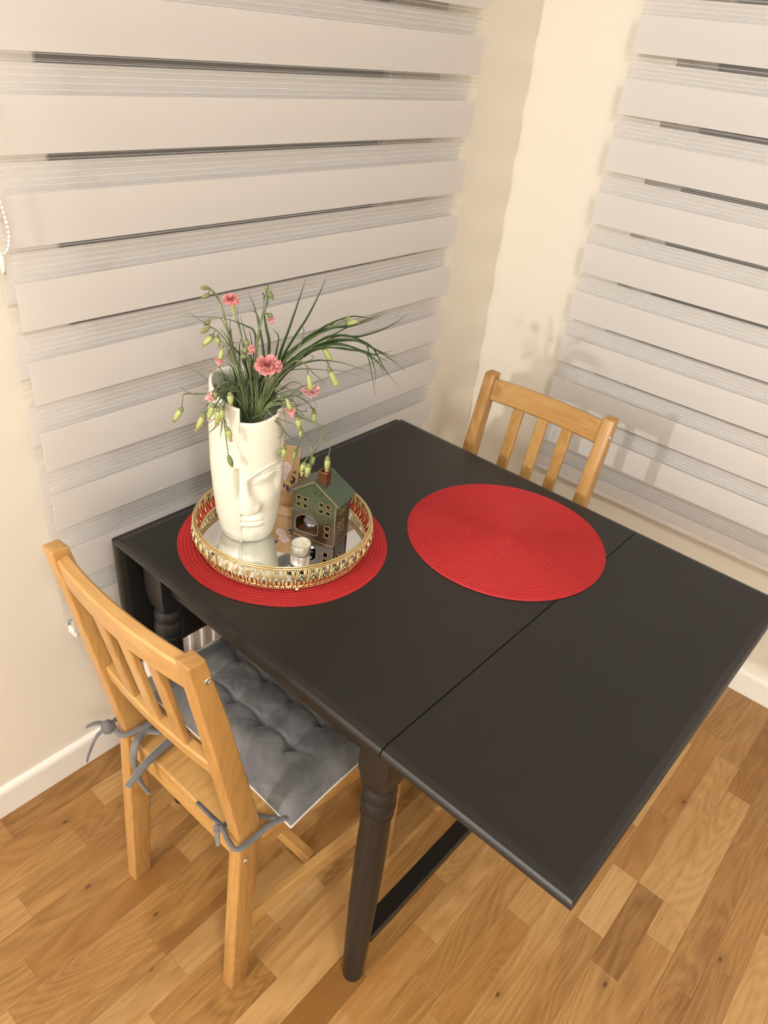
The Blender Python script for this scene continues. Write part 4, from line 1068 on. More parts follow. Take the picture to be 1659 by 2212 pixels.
# ------------------------------------------------------------------ bouquet: every stem and blade is a thing of its own (world coordinates, metres)
STEMS = [
 ('carnation stem arching left, two closed olive buds at its very tip', [(-1.2528, -0.3349, 0.9074), (-1.263, -0.359, 1.0221), (-1.2636, -0.3482, 1.0547), (-1.2674, -0.3347, 1.0959), (-1.2683, -0.3237, 1.1236), (-1.2675, -0.3141, 1.1449), (-1.2672, -0.304, 1.1644), (-1.2676, -0.2934, 1.1741), (-1.2692, -0.2818, 1.1793)], [('dark', (-1.2705, -0.2807, 1.1792), (-1.2808, -0.2746, 1.1785), 0.0062), ('dark', (-1.27, -0.2811, 1.1696), (-1.2798, -0.2755, 1.1627), 0.0062)], []),
 ('carnation with a small pink bloom on upright pale green calyx, upper left', [(-1.2499, -0.3373, 0.9075), (-1.2561, -0.3648, 1.0088), (-1.2547, -0.3561, 1.0682), (-1.2566, -0.3448, 1.1061), (-1.2561, -0.3353, 1.1278), (-1.2562, -0.3254, 1.1454)], [('calyx', (-1.2562, -0.3254, 1.1461), (-1.262, -0.3231, 1.1674), 0.0052), ('bloom', (-1.2608, -0.3216, 1.1675), (-1.2629, -0.3224, 1.1769), 0.0125)], []),
 ('carnation stem with one olive bud bent to the left below the highest buds', [(-1.2522, -0.3354, 0.9074), (-1.2619, -0.3599, 1.0086), (-1.2654, -0.3526, 1.0567), (-1.2709, -0.3435, 1.0902), (-1.2763, -0.3347, 1.1226), (-1.2816, -0.3259, 1.1451), (-1.2859, -0.3178, 1.1473), (-1.2906, -0.3095, 1.1464)], [('dark', (-1.2914, -0.3089, 1.1411), (-1.2995, -0.3046, 1.1332), 0.0068)], []),
 ('carnation stem with a fat yellow-green bud and two smaller ones on the left', [(-1.2534, -0.3344, 0.9074), (-1.2642, -0.358, 1.0051), (-1.2698, -0.351, 1.0622), (-1.2763, -0.3434, 1.1007), (-1.2828, -0.3357, 1.1167), (-1.2903, -0.3272, 1.1292), (-1.2946, -0.3214, 1.1336), (-1.2984, -0.316, 1.1342)], [('dark', (-1.2992, -0.3153, 1.1326), (-1.3096, -0.3092, 1.1253), 0.0064), ('bud', (-1.2944, -0.3194, 1.1216), (-1.3072, -0.3113, 1.1064), 0.0088), ('bud', (-1.2895, -0.3236, 1.1211), (-1.2882, -0.3272, 1.1059), 0.007)], []),
 ('carnation with a half-open pale pink bud hanging over the left rim', [(-1.2528, -0.3349, 0.9074), (-1.2653, -0.357, 1.0085), (-1.2733, -0.3529, 1.0556), (-1.2822, -0.348, 1.0912), (-1.2887, -0.3451, 1.1103), (-1.2937, -0.3435, 1.1139), (-1.2967, -0.3436, 1.1093)], [('calyx', (-1.2967, -0.3436, 1.1085), (-1.3003, -0.3432, 1.0938), 0.0062), ('petaltip', (-1.2991, -0.3416, 1.0946), (-1.3025, -0.3414, 1.0821), 0.0095)], []),
 ('carnation cluster of three round green buds and one pink bud near the middle', [(-1.2484, -0.3386, 0.9075), (-1.2561, -0.3648, 1.0054), (-1.2611, -0.3671, 1.0494), (-1.2661, -0.3695, 1.0836), (-1.2704, -0.3723, 1.1012)], [('round', (-1.2693, -0.3732, 1.1212), (-1.2766, -0.3697, 1.1232), 0.0078), ('round', (-1.2704, -0.3723, 1.1105), (-1.2791, -0.3676, 1.1117), 0.0085), ('round', (-1.2721, -0.3709, 1.1019), (-1.281, -0.366, 1.1008), 0.0075), ('petaltip', (-1.2704, -0.3723, 1.112), (-1.2641, -0.3803, 1.1117), 0.0095)], []),
 ('largest carnation, an open ruffled pink bloom in the middle of the bunch', [(-1.2464, -0.3403, 0.9075), (-1.2455, -0.3737, 1.0057), (-1.249, -0.3839, 1.0441), (-1.2519, -0.3945, 1.0746), (-1.2571, -0.4032, 1.0915)], [('bloom', (-1.2581, -0.4023, 1.0875), (-1.2602, -0.4032, 1.1046), 0.0205)], []),
 ('tall upright carnation stem with shrivelled buds rising above the middle', [(-1.2478, -0.3391, 0.9075), (-1.2526, -0.3678, 1.0055), (-1.2495, -0.3616, 1.0607), (-1.2436, -0.3578, 1.1044), (-1.2355, -0.356, 1.1331), (-1.2274, -0.3541, 1.1552), (-1.2214, -0.3504, 1.1696), (-1.2144, -0.3477, 1.1839)], [('dark', (-1.2133, -0.3486, 1.1862), (-1.2169, -0.3482, 1.1926), 0.0066), ('dark', (-1.2127, -0.3491, 1.1818), (-1.2072, -0.3563, 1.1718), 0.0072)], []),
 ('carnation stem with a nodding pink-tipped bud right of the tall stem', [(-1.2475, -0.3393, 0.9075), (-1.2502, -0.3697, 1.0056), (-1.2477, -0.364, 1.0692), (-1.2423, -0.3607, 1.1144), (-1.2336, -0.3602, 1.1476), (-1.2247, -0.3599, 1.1542), (-1.2162, -0.3592, 1.1509)], [('round', (-1.2195, -0.3564, 1.1499), (-1.2147, -0.3631, 1.1494), 0.007), ('petaltip', (-1.2167, -0.3588, 1.147), (-1.2151, -0.3627, 1.1372), 0.0085)], []),
 ('drooping carnation stem reaching farthest left, one pale green bud hanging', [(-1.2543, -0.3336, 0.9074), (-1.2726, -0.3509, 1.0254), (-1.285, -0.3469, 1.0492), (-1.2974, -0.343, 1.0532), (-1.3137, -0.3359, 1.0407), (-1.3332, -0.3259, 1.0397), (-1.3489, -0.3193, 1.0424)], [('dark', (-1.3471, -0.3208, 1.0416), (-1.3518, -0.3194, 1.0432), 0.0032), ('bud', (-1.3534, -0.3155, 1.0173), (-1.3642, -0.309, 0.996), 0.009)], []),
 ('carnation with a tight pink bud pointing left across the vase edge', [(-1.2537, -0.3341, 0.9074), (-1.2717, -0.3516, 1.0226), (-1.2885, -0.3549, 1.0476), (-1.3042, -0.3591, 1.0547), (-1.3189, -0.3641, 1.054)], [('round', (-1.3208, -0.3626, 1.0513), (-1.3284, -0.3588, 1.0467), 0.0088), ('petaltip', (-1.3263, -0.358, 1.0471), (-1.3372, -0.3514, 1.0416), 0.0098)], []),
 ('drooping carnation bud with a dry tip hanging left of the vase', [(-1.2534, -0.3344, 0.9074), (-1.2707, -0.3524, 1.0213), (-1.2875, -0.3498, 1.0428), (-1.3023, -0.3487, 1.041), (-1.3154, -0.3491, 1.0232), (-1.332, -0.3466, 1.019)], [('bud', (-1.3339, -0.3449, 1.0121), (-1.345, -0.3382, 0.9866), 0.0092)], []),
 ('carnation stem with three pendant buds bunched over the left panel', [(-1.2528, -0.3349, 0.9074), (-1.2698, -0.3532, 1.0213), (-1.2904, -0.3554, 1.0483), (-1.3101, -0.3585, 1.0415), (-1.3269, -0.364, 1.035)], [('petaltip2', (-1.3296, -0.3617, 1.0349), (-1.3368, -0.3582, 1.0101), 0.0092), ('bud', (-1.3237, -0.3666, 1.0284), (-1.3269, -0.3666, 1.0021), 0.01), ('bud', (-1.32, -0.3697, 1.0298), (-1.3221, -0.3706, 1.0091), 0.0078)], []),
 ('carnation stem with a plump yellow-green bud at the left rim notch', [(-1.2522, -0.3354, 0.9074), (-1.2688, -0.354, 1.0213), (-1.2873, -0.3612, 1.0523), (-1.3019, -0.3715, 1.0599), (-1.3147, -0.3834, 1.0599)], [('bud', (-1.3151, -0.3831, 1.0573), (-1.3153, -0.3855, 1.0377), 0.009)], []),
 ('long carnation stem hanging down the left panel with two olive buds', [(-1.2519, -0.3356, 0.9074), (-1.2679, -0.3548, 1.0214), (-1.287, -0.3531, 1.0412), (-1.3019, -0.3549, 1.0297), (-1.3103, -0.3623, 1.0049), (-1.3151, -0.3726, 0.9771), (-1.3199, -0.3829, 0.9547)], [('petaltip2', (-1.3208, -0.3821, 1.001), (-1.3177, -0.3874, 0.98), 0.0092), ('dark', (-1.3195, -0.3832, 0.9518), (-1.3163, -0.3886, 0.9326), 0.0078)], []),
 ('carnation stem leaning right with a yellow bud lying along the grass tops', [(-1.2452, -0.3413, 0.9075), (-1.2496, -0.3702, 1.0122), (-1.2291, -0.3766, 1.056), (-1.2049, -0.3862, 1.0857), (-1.1806, -0.3958, 1.1072), (-1.1541, -0.4072, 1.1236), (-1.1294, -0.4171, 1.1374), (-1.1137, -0.4195, 1.1403)], [('bud', (-1.1123, -0.4206, 1.1338), (-1.0984, -0.4349, 1.1407), 0.0078), ('dark', (-1.1157, -0.4178, 1.1415), (-1.1076, -0.4272, 1.1467), 0.005), ('dark', (-1.1309, -0.405, 1.1314), (-1.1277, -0.4103, 1.1363), 0.0036)], []),
 ('carnation with a dry-ended yellow bud, upper of two on the right', [(-1.2452, -0.3413, 0.9075), (-1.2477, -0.3719, 1.0123), (-1.2282, -0.383, 1.0581), (-1.2068, -0.3959, 1.0788), (-1.1855, -0.4086, 1.0993), (-1.1716, -0.4151, 1.1115), (-1.1631, -0.4171, 1.1116)], [('buddry', (-1.161, -0.4188, 1.1077), (-1.1514, -0.4296, 1.0864), 0.0088)], []),
 ('carnation with a dry-ended yellow bud, lower and farther right of two', [(-1.2446, -0.3418, 0.9075), (-1.2458, -0.3735, 1.0095), (-1.2264, -0.3885, 1.0541), (-1.2053, -0.405, 1.0815), (-1.1838, -0.4218, 1.0901), (-1.1678, -0.434, 1.0904), (-1.1627, -0.437, 1.0795)], [('buddry', (-1.1626, -0.4371, 1.0768), (-1.1533, -0.4475, 1.0501), 0.009)], []),
 ('carnation hanging right of the vase with a pale pink bloom facing down', [(-1.2452, -0.3413, 0.9075), (-1.2477, -0.3719, 1.0095), (-1.2322, -0.3875, 1.0553), (-1.2189, -0.4014, 1.0836), (-1.2073, -0.4138, 1.093), (-1.199, -0.4234, 1.0863), (-1.1977, -0.4271, 1.074)], [('calyx', (-1.1977, -0.4271, 1.0726), (-1.1952, -0.4319, 1.0479), 0.0072), ('bloomd', (-1.1939, -0.4303, 1.0511), (-1.1928, -0.4338, 1.037), 0.0145)], []),
 ('carnation with a rounded pink bud hanging in front of the right rim', [(-1.244, -0.3423, 0.9075), (-1.2457, -0.3735, 1.0039), (-1.2413, -0.3871, 1.033), (-1.239, -0.3989, 1.0504), (-1.2345, -0.4125, 1.046), (-1.2366, -0.4204, 1.0415)], [('calyx', (-1.2366, -0.4205, 1.0401), (-1.2325, -0.4266, 1.024), 0.0068), ('petaltip', (-1.2315, -0.4247, 1.0252), (-1.229, -0.4295, 1.0082), 0.0105)], []),
 ('carnation stem with two green buds one above the other right of the vase', [(-1.2434, -0.3428, 0.9076), (-1.2438, -0.3752, 1.0011), (-1.2338, -0.3901, 1.0237), (-1.2238, -0.4051, 1.0321), (-1.2155, -0.4186, 1.0265), (-1.2155, -0.4252, 1.0066)], [('bud', (-1.2149, -0.4257, 1.0038), (-1.2141, -0.429, 0.9833), 0.009), ('bud', (-1.2099, -0.4299, 0.9824), (-1.2121, -0.4306, 0.9688), 0.0068)], []),
 ('carnation stem with a single pale dry bud hanging alone on the right', [(-1.2434, -0.3428, 0.9076), (-1.2418, -0.3768, 1.004), (-1.2227, -0.3929, 1.0272), (-1.2034, -0.4092, 1.0307), (-1.1893, -0.4211, 1.0199), (-1.1834, -0.4261, 1.0087)], [('dark', (-1.1819, -0.4274, 1.0102), (-1.1826, -0.4294, 1.0026), 0.005), ('buddry', (-1.1816, -0.4276, 1.0031), (-1.1829, -0.4291, 0.989), 0.0076)], []),
 ('branching carnation stem bending right and down towards the chimney', [(-1.2434, -0.3428, 0.9076), (-1.2428, -0.376, 0.9983), (-1.2307, -0.3944, 1.0188), (-1.2136, -0.417, 1.0169), (-1.2018, -0.4351, 1.0007), (-1.187, -0.4557, 0.9886)], [('bud', (-1.2183, -0.4489, 0.9329), (-1.2228, -0.4452, 0.9161), 0.0082), ('bud', (-1.2147, -0.4546, 0.9305), (-1.2166, -0.453, 0.9098), 0.0098), ('dark', (-1.2035, -0.4549, 0.9392), (-1.2075, -0.4515, 0.9225), 0.007), ('bud', (-1.183, -0.4657, 0.9382), (-1.1831, -0.4656, 0.9121), 0.009), ('bud', (-1.2209, -0.4468, 0.9177), (-1.2216, -0.4462, 0.9079), 0.005)], [[(-1.187, -0.4557, 0.9886), (-1.1927, -0.4575, 0.9693), (-1.2055, -0.4532, 0.9511), (-1.2194, -0.4481, 0.9344)], [(-1.187, -0.4557, 0.9886), (-1.1933, -0.4548, 0.9624), (-1.2029, -0.4511, 0.9433), (-1.2078, -0.4513, 0.9301)], [(-1.187, -0.4557, 0.9886), (-1.1824, -0.4618, 0.9706), (-1.1797, -0.4663, 0.9538), (-1.1824, -0.4662, 0.9382)], [(-1.2134, -0.4335, 0.9806), (-1.2078, -0.4439, 0.9597), (-1.2056, -0.4514, 0.9533), (-1.2108, -0.4527, 0.9288)]]),
 ('short drooping carnation stem with two buds over the right side of the face', [(-1.2452, -0.3413, 0.9075), (-1.2438, -0.3752, 1.0011), (-1.2414, -0.3916, 1.004), (-1.239, -0.408, 0.9956), (-1.2394, -0.422, 0.9843), (-1.2472, -0.4299, 0.97), (-1.2553, -0.4374, 0.9674)], [('dark', (-1.2578, -0.4353, 0.9659), (-1.2628, -0.4337, 0.9539), 0.0076), ('bud', (-1.2546, -0.438, 0.9688), (-1.2564, -0.4391, 0.9511), 0.0084)], []),
 ('carnation stem with one slim bud hanging before the wooden stand', [(-1.244, -0.3423, 0.9075), (-1.2418, -0.3768, 1.0011), (-1.2306, -0.3942, 1.0215), (-1.217, -0.4135, 1.0109), (-1.2085, -0.4285, 0.9799), (-1.2133, -0.4323, 0.9684), (-1.2216, -0.4331, 0.9539)], [('bud', (-1.2223, -0.4325, 0.951), (-1.2258, -0.4322, 0.9326), 0.008)], []),
]
BLADES = [
 ('up1', 0.003, [(-1.2455, -0.341, 0.9075), (-1.2215, -0.3678, 1.0249), (-1.2056, -0.3714, 1.0903), (-1.1908, -0.3741, 1.1285), (-1.1762, -0.3766, 1.1674), (-1.1627, -0.3781, 1.2025)]),
 ('up2', 0.003, [(-1.2455, -0.341, 0.9075), (-1.2204, -0.3687, 1.025), (-1.2101, -0.3748, 1.0747), (-1.1948, -0.3851, 1.1127), (-1.1767, -0.3977, 1.1499), (-1.1631, -0.4066, 1.1845), (-1.1541, -0.4116, 1.212)]),
 ('right', 0.0026, [(-1.2446, -0.3418, 0.9075), (-1.2235, -0.3661, 1.0171), (-1.2058, -0.3701, 1.0721), (-1.1815, -0.3797, 1.0979), (-1.1444, -0.4001, 1.1243), (-1.1116, -0.4169, 1.1301), (-1.0785, -0.4339, 1.139), (-1.0519, -0.4454, 1.1506)]),
 ('right', 0.0026, [(-1.2446, -0.3418, 0.9075), (-1.2225, -0.367, 1.0171), (-1.2059, -0.3744, 1.0706), (-1.181, -0.3889, 1.1051), (-1.1411, -0.416, 1.1314), (-1.1161, -0.4305, 1.1337), (-1.0859, -0.4494, 1.1451), (-1.0612, -0.4637, 1.1577)]),
 ('right', 0.0026, [(-1.2446, -0.3418, 0.9075), (-1.2214, -0.3679, 1.0171), (-1.1998, -0.3763, 1.0637), (-1.1715, -0.3903, 1.0842), (-1.1401, -0.407, 1.1079), (-1.1187, -0.4153, 1.1149), (-1.0909, -0.4288, 1.1118), (-1.058, -0.4468, 1.1211), (-1.0329, -0.4582, 1.133), (-1.0136, -0.4646, 1.1462)]),
 ('right', 0.0026, [(-1.2446, -0.3418, 0.9075), (-1.2214, -0.3679, 1.0203), (-1.199, -0.383, 1.0778), (-1.1575, -0.4143, 1.1096), (-1.1343, -0.4301, 1.117), (-1.1104, -0.4465, 1.1142), (-1.0911, -0.4591, 1.1036), (-1.0715, -0.4719, 1.0928), (-1.0529, -0.4838, 1.0856)]),
 ('right', 0.0026, [(-1.2446, -0.3418, 0.9075), (-1.2225, -0.367, 1.0202), (-1.1998, -0.3861, 1.0761), (-1.1616, -0.4183, 1.1104), (-1.1349, -0.4408, 1.1118), (-1.107, -0.4644, 1.0985), (-1.0906, -0.4782, 1.0993), (-1.0745, -0.4917, 1.1053)]),
 ('right', 0.0026, [(-1.2446, -0.3418, 0.9075), (-1.2225, -0.367, 1.0202), (-1.1996, -0.39, 1.0729), (-1.1759, -0.4137, 1.1033), (-1.1572, -0.4332, 1.1142), (-1.1326, -0.4577, 1.1124), (-1.1122, -0.4786, 1.0985), (-1.099, -0.4935, 1.0825), (-1.0807, -0.5127, 1.054)]),
 ('right', 0.0026, [(-1.2446, -0.3418, 0.9075), (-1.2225, -0.367, 1.0202), (-1.202, -0.3908, 1.0693), (-1.1893, -0.408, 1.0987), (-1.1723, -0.4289, 1.1118), (-1.1441, -0.4592, 1.1111), (-1.1274, -0.4798, 1.1083), (-1.1245, -0.4889, 1.0886), (-1.1236, -0.4961, 1.0685), (-1.1229, -0.5032, 1.045)]),
 ('right', 0.0026, [(-1.2446, -0.3418, 0.9075), (-1.2225, -0.367, 1.0202), (-1.2039, -0.3845, 1.0706), (-1.1845, -0.4028, 1.1017), (-1.1543, -0.4301, 1.1169), (-1.1235, -0.4579, 1.1206), (-1.1021, -0.4778, 1.1077), (-1.0823, -0.4964, 1.093), (-1.0646, -0.5132, 1.0747)]),
 ('right', 0.0026, [(-1.2446, -0.3418, 0.9075), (-1.2203, -0.3688, 1.0203), (-1.2044, -0.3953, 1.0714), (-1.1855, -0.4243, 1.0908), (-1.1665, -0.4534, 1.0955), (-1.147, -0.4829, 1.0906), (-1.1262, -0.5136, 1.0814)]),
 ('right', 0.0026, [(-1.2446, -0.3418, 0.9075), (-1.2203, -0.3688, 1.0203), (-1.211, -0.3924, 1.0661), (-1.2037, -0.4142, 1.0786), (-1.186, -0.4448, 1.0841), (-1.1686, -0.4752, 1.0874), (-1.155, -0.5024, 1.0819)]),
 ('right', 0.0026, [(-1.2446, -0.3418, 0.9075), (-1.2214, -0.3679, 1.0203), (-1.1956, -0.3952, 1.0871), (-1.1627, -0.4286, 1.1183), (-1.1397, -0.4536, 1.1249), (-1.1234, -0.4729, 1.1211), (-1.1204, -0.4811, 1.1071), (-1.1154, -0.4909, 1.0826), (-1.1158, -0.4961, 1.0589)]),
 ('right', 0.0026, [(-1.2446, -0.3418, 0.9075), (-1.2214, -0.3679, 1.0203), (-1.1957, -0.3877, 1.0786), (-1.1598, -0.416, 1.118), (-1.1378, -0.4327, 1.1251), (-1.1205, -0.4455, 1.1219), (-1.0968, -0.4636, 1.1078), (-1.0815, -0.4746, 1.0808), (-1.0697, -0.4827, 1.0583)]),
 ('right', 0.0026, [(-1.2446, -0.3418, 0.9075), (-1.2214, -0.3679, 1.0203), (-1.2007, -0.393, 1.0786), (-1.1801, -0.4179, 1.1042), (-1.1573, -0.4448, 1.1137), (-1.136, -0.4704, 1.1115), (-1.1183, -0.493, 1.1018), (-1.1086, -0.5088, 1.0722)]),
 ('right', 0.0026, [(-1.2446, -0.3418, 0.9075), (-1.2214, -0.3679, 1.0203), (-1.1943, -0.394, 1.0834), (-1.1692, -0.4184, 1.1077), (-1.1437, -0.4432, 1.1145), (-1.1193, -0.467, 1.1066), (-1.1034, -0.4838, 1.0996), (-1.0915, -0.497, 1.0909)]),
 ('right', 0.0026, [(-1.2446, -0.3418, 0.9075), (-1.2214, -0.3679, 1.0203), (-1.2013, -0.3774, 1.0764), (-1.1769, -0.3904, 1.1106), (-1.1543, -0.402, 1.1269), (-1.1357, -0.4102, 1.1372), (-1.1105, -0.424, 1.1466), (-1.0899, -0.4339, 1.1456), (-1.071, -0.4424, 1.1401)]),
 ('right', 0.0026, [(-1.2446, -0.3418, 0.9075), (-1.2214, -0.3679, 1.0203), (-1.1961, -0.384, 1.0774), (-1.1664, -0.4038, 1.1067), (-1.1428, -0.4185, 1.1209), (-1.1191, -0.4332, 1.1352), (-1.1077, -0.4376, 1.1386)]),
 ('thin', 0.0026, [(-1.2484, -0.3386, 0.9075), (-1.2384, -0.3535, 1.03), (-1.2226, -0.356, 1.0602), (-1.2191, -0.3481, 1.0844), (-1.2154, -0.3402, 1.102), (-1.2135, -0.3309, 1.1225), (-1.2128, -0.3206, 1.1474), (-1.2154, -0.3076, 1.1701)]),
 ('thin', 0.003, [(-1.2484, -0.3386, 0.9075), (-1.2349, -0.3565, 1.0302), (-1.2214, -0.36, 1.0776), (-1.216, -0.3567, 1.1074), (-1.2157, -0.3491, 1.1285), (-1.2136, -0.343, 1.1494), (-1.2047, -0.3427, 1.1645)]),
 ('thin', 0.002, [(-1.2484, -0.3386, 0.9075), (-1.2314, -0.3595, 1.0303), (-1.219, -0.3699, 1.0723), (-1.2148, -0.3734, 1.0999), (-1.2131, -0.3749, 1.1204), (-1.2198, -0.3692, 1.1324)]),
 ('thin', 0.0014, [(-1.2484, -0.3386, 0.9075), (-1.2466, -0.3466, 1.0297), (-1.2479, -0.339, 1.0768), (-1.2492, -0.3314, 1.1143), (-1.2492, -0.3248, 1.1355), (-1.2481, -0.3192, 1.1594)]),
 ('thin', 0.0018, [(-1.2484, -0.3386, 0.9075), (-1.2512, -0.3427, 1.0296), (-1.2563, -0.321, 1.0808), (-1.2521, -0.3071, 1.1088), (-1.2428, -0.2975, 1.1369)]),
 ('thin', 0.0016, [(-1.2484, -0.3386, 0.9075), (-1.2489, -0.3447, 1.0296), (-1.2411, -0.3539, 1.0962), (-1.2437, -0.3543, 1.1281), (-1.2549, -0.3474, 1.1374), (-1.2693, -0.3379, 1.1449), (-1.2857, -0.3267, 1.1499)]),
 ('thin', 0.0012, [(-1.2484, -0.3386, 0.9075), (-1.2442, -0.3486, 1.0298), (-1.2422, -0.346, 1.0859), (-1.2468, -0.3377, 1.1174), (-1.2507, -0.3301, 1.148)]),
 ('thin', 0.0014, [(-1.2484, -0.3386, 0.9075), (-1.2466, -0.3466, 1.0297), (-1.2567, -0.3447, 1.0808), (-1.2709, -0.3392, 1.1044), (-1.2827, -0.3358, 1.1243), (-1.2922, -0.3344, 1.1363)]),
 ('thin', 0.0014, [(-1.2484, -0.3386, 0.9075), (-1.2431, -0.3496, 1.0299), (-1.2409, -0.3514, 1.0794), (-1.2444, -0.3485, 1.1109), (-1.2466, -0.3466, 1.1293)]),
 ('thin', 0.0016, [(-1.2484, -0.3386, 0.9075), (-1.2583, -0.3368, 1.0123), (-1.2744, -0.3428, 1.0685), (-1.2904, -0.3489, 1.0872)]),
 ('thin', 0.0014, [(-1.2484, -0.3386, 0.9075), (-1.2594, -0.3358, 1.0208), (-1.2775, -0.3369, 1.0477), (-1.2943, -0.3391, 1.0562), (-1.3056, -0.346, 1.0488), (-1.3157, -0.3538, 1.0415)]),
 ('low', 0.0013, [(-1.244, -0.3423, 0.9075), (-1.2295, -0.361, 0.9913), (-1.2395, -0.3896, 0.9984), (-1.2469, -0.4205, 0.996), (-1.2585, -0.4478, 0.9955)]),
 ('low', 0.0013, [(-1.244, -0.3423, 0.9075), (-1.2305, -0.3602, 0.9941), (-1.2363, -0.3858, 1.0087), (-1.2367, -0.4161, 1.0136), (-1.2395, -0.4442, 1.0241)]),
 ('low', 0.0013, [(-1.244, -0.3423, 0.9075), (-1.2305, -0.3602, 0.997), (-1.218, -0.3805, 1.0155), (-1.2055, -0.4009, 1.0197), (-1.1967, -0.4181, 1.0124), (-1.1854, -0.4375, 1.0166)]),
 ('low', 0.0013, [(-1.244, -0.3423, 0.9075), (-1.2325, -0.3585, 0.9999), (-1.2159, -0.3777, 1.0308), (-1.1995, -0.3968, 1.0501), (-1.1904, -0.4097, 1.044), (-1.1809, -0.423, 1.0267), (-1.1781, -0.4305, 1.0112)]),
 ('low', 0.0013, [(-1.244, -0.3423, 0.9075), (-1.2325, -0.3585, 0.997), (-1.2238, -0.3789, 1.0278), (-1.2153, -0.3992, 1.0441), (-1.2106, -0.4162, 1.0436), (-1.2042, -0.4347, 1.046)]),
 ('low', 0.0013, [(-1.244, -0.3423, 0.9075), (-1.2295, -0.361, 0.9942), (-1.2174, -0.3876, 1.0095), (-1.2021, -0.4168, 1.0021), (-1.1868, -0.4461, 0.9918), (-1.1805, -0.4678, 0.9842)]),
 ('low', 0.0013, [(-1.244, -0.3423, 0.9075), (-1.2305, -0.3602, 0.9941), (-1.2156, -0.3892, 1.0181), (-1.2084, -0.4116, 1.0161), (-1.2026, -0.4328, 0.9914), (-1.2051, -0.447, 0.9835)]),
]
def bud_rings(p0, p1, R, prof):
    p0, p1 = Vector(p0), Vector(p1); ax = (p1-p0); L = ax.length; ax.normalize()
    s = ax.cross(Vector((0.3, 0.2, 1))).normalized(); u = s.cross(ax)
    rings = []
    for f, w_ in prof:
        c = p0+ax*(L*f); r_ = R*w_
        rings.append([c+s*(r_*(1+0.05*math.cos(3*2*PI*k/12))*math.cos(2*PI*k/12))+u*(r_*math.sin(2*PI*k/12)) for k in range(12)])
    return rings
BUD = [(0, 0.30), (0.06, 0.55), (0.20, 0.86), (0.42, 1.0), (0.62, 0.90), (0.80, 0.60), (0.93, 0.28), (1.0, 0.06)]
TUB = [(0, 0.35), (0.08, 0.62), (0.30, 0.85), (0.65, 1.0), (0.90, 0.98), (1.0, 0.85)]
RND = [(0, 0.25), (0.10, 0.68), (0.35, 0.98), (0.60, 1.0), (0.82, 0.72), (0.95, 0.35), (1.0, 0.08)]
def ruffle(nm, p0, p1, R, mat, parent, seed, layers=6, cup=0.9):
    """carnation head: many frilled, pleated petals packed around the axis p0->p1"""
    rr = random.Random(seed)
    p0, p1 = Vector(p0), Vector(p1); ax = (p1-p0); L = max(ax.length, R*0.6); ax.normalize()
    s = ax.cross(Vector((0.3, 0.2, 1))).normalized(); u = s.cross(ax)
    V = []; F = []; NA, NB = 16, 5
    for l in range(layers):
        f = l/max(1, layers-1); npet = 6
        for q in range(npet):
            a0 = 2*PI*(q+0.5*(l % 2))/npet+rr.uniform(-0.25, 0.25); wd = rr.uniform(0.50, 0.72); o = len(V)
            open_ = (1.0-f)*1.25+0.15+rr.uniform(-0.12, 0.12)       # how far this petal opens outward
            ln = R*rr.uniform(0.90, 1.10); ph = rr.uniform(0, 6)
            for j in range(NB+1):
                t = j/NB
                for i in range(NA+1):
                    v = 2*i/NA-1; a = a0+v*wd*(0.5+0.5*t)*(1+0.5*f)
                    saw = 0.06*R*(1 if i % 2 else -1) if j == NB else 0
                    an = open_*t
                    r_ = ln*(0.06+math.sin(min(an, 1.5))*0.94*t+0.10*f*t)+saw*0.5
                    pleat = R*0.13*math.sin(v*7.5+ph)*t*t
                    z = ln*math.cos(an)*t*0.85*cup+pleat*0.9+saw*0.4
                    a += 0.10*math.sin(v*9+ph)*t
                    V.append(p0+s*((r_+pleat*0.5)*math.cos(a))+u*((r_+pleat*0.5)*math.sin(a))+ax*(z+L*0.12*f))
            for j in range(NB):
                for i in range(NA): a = o+j*(NA+1)+i; F.append((a, a+1, a+NA+2, a+NA+1))
    return link(nm, mesh(nm, V, F, True), mat, parent)
def place(o, root):      # mesh written in world metres, object origin at its thing
    o.data.transform(Matrix.Translation(-root)); 
ST = []
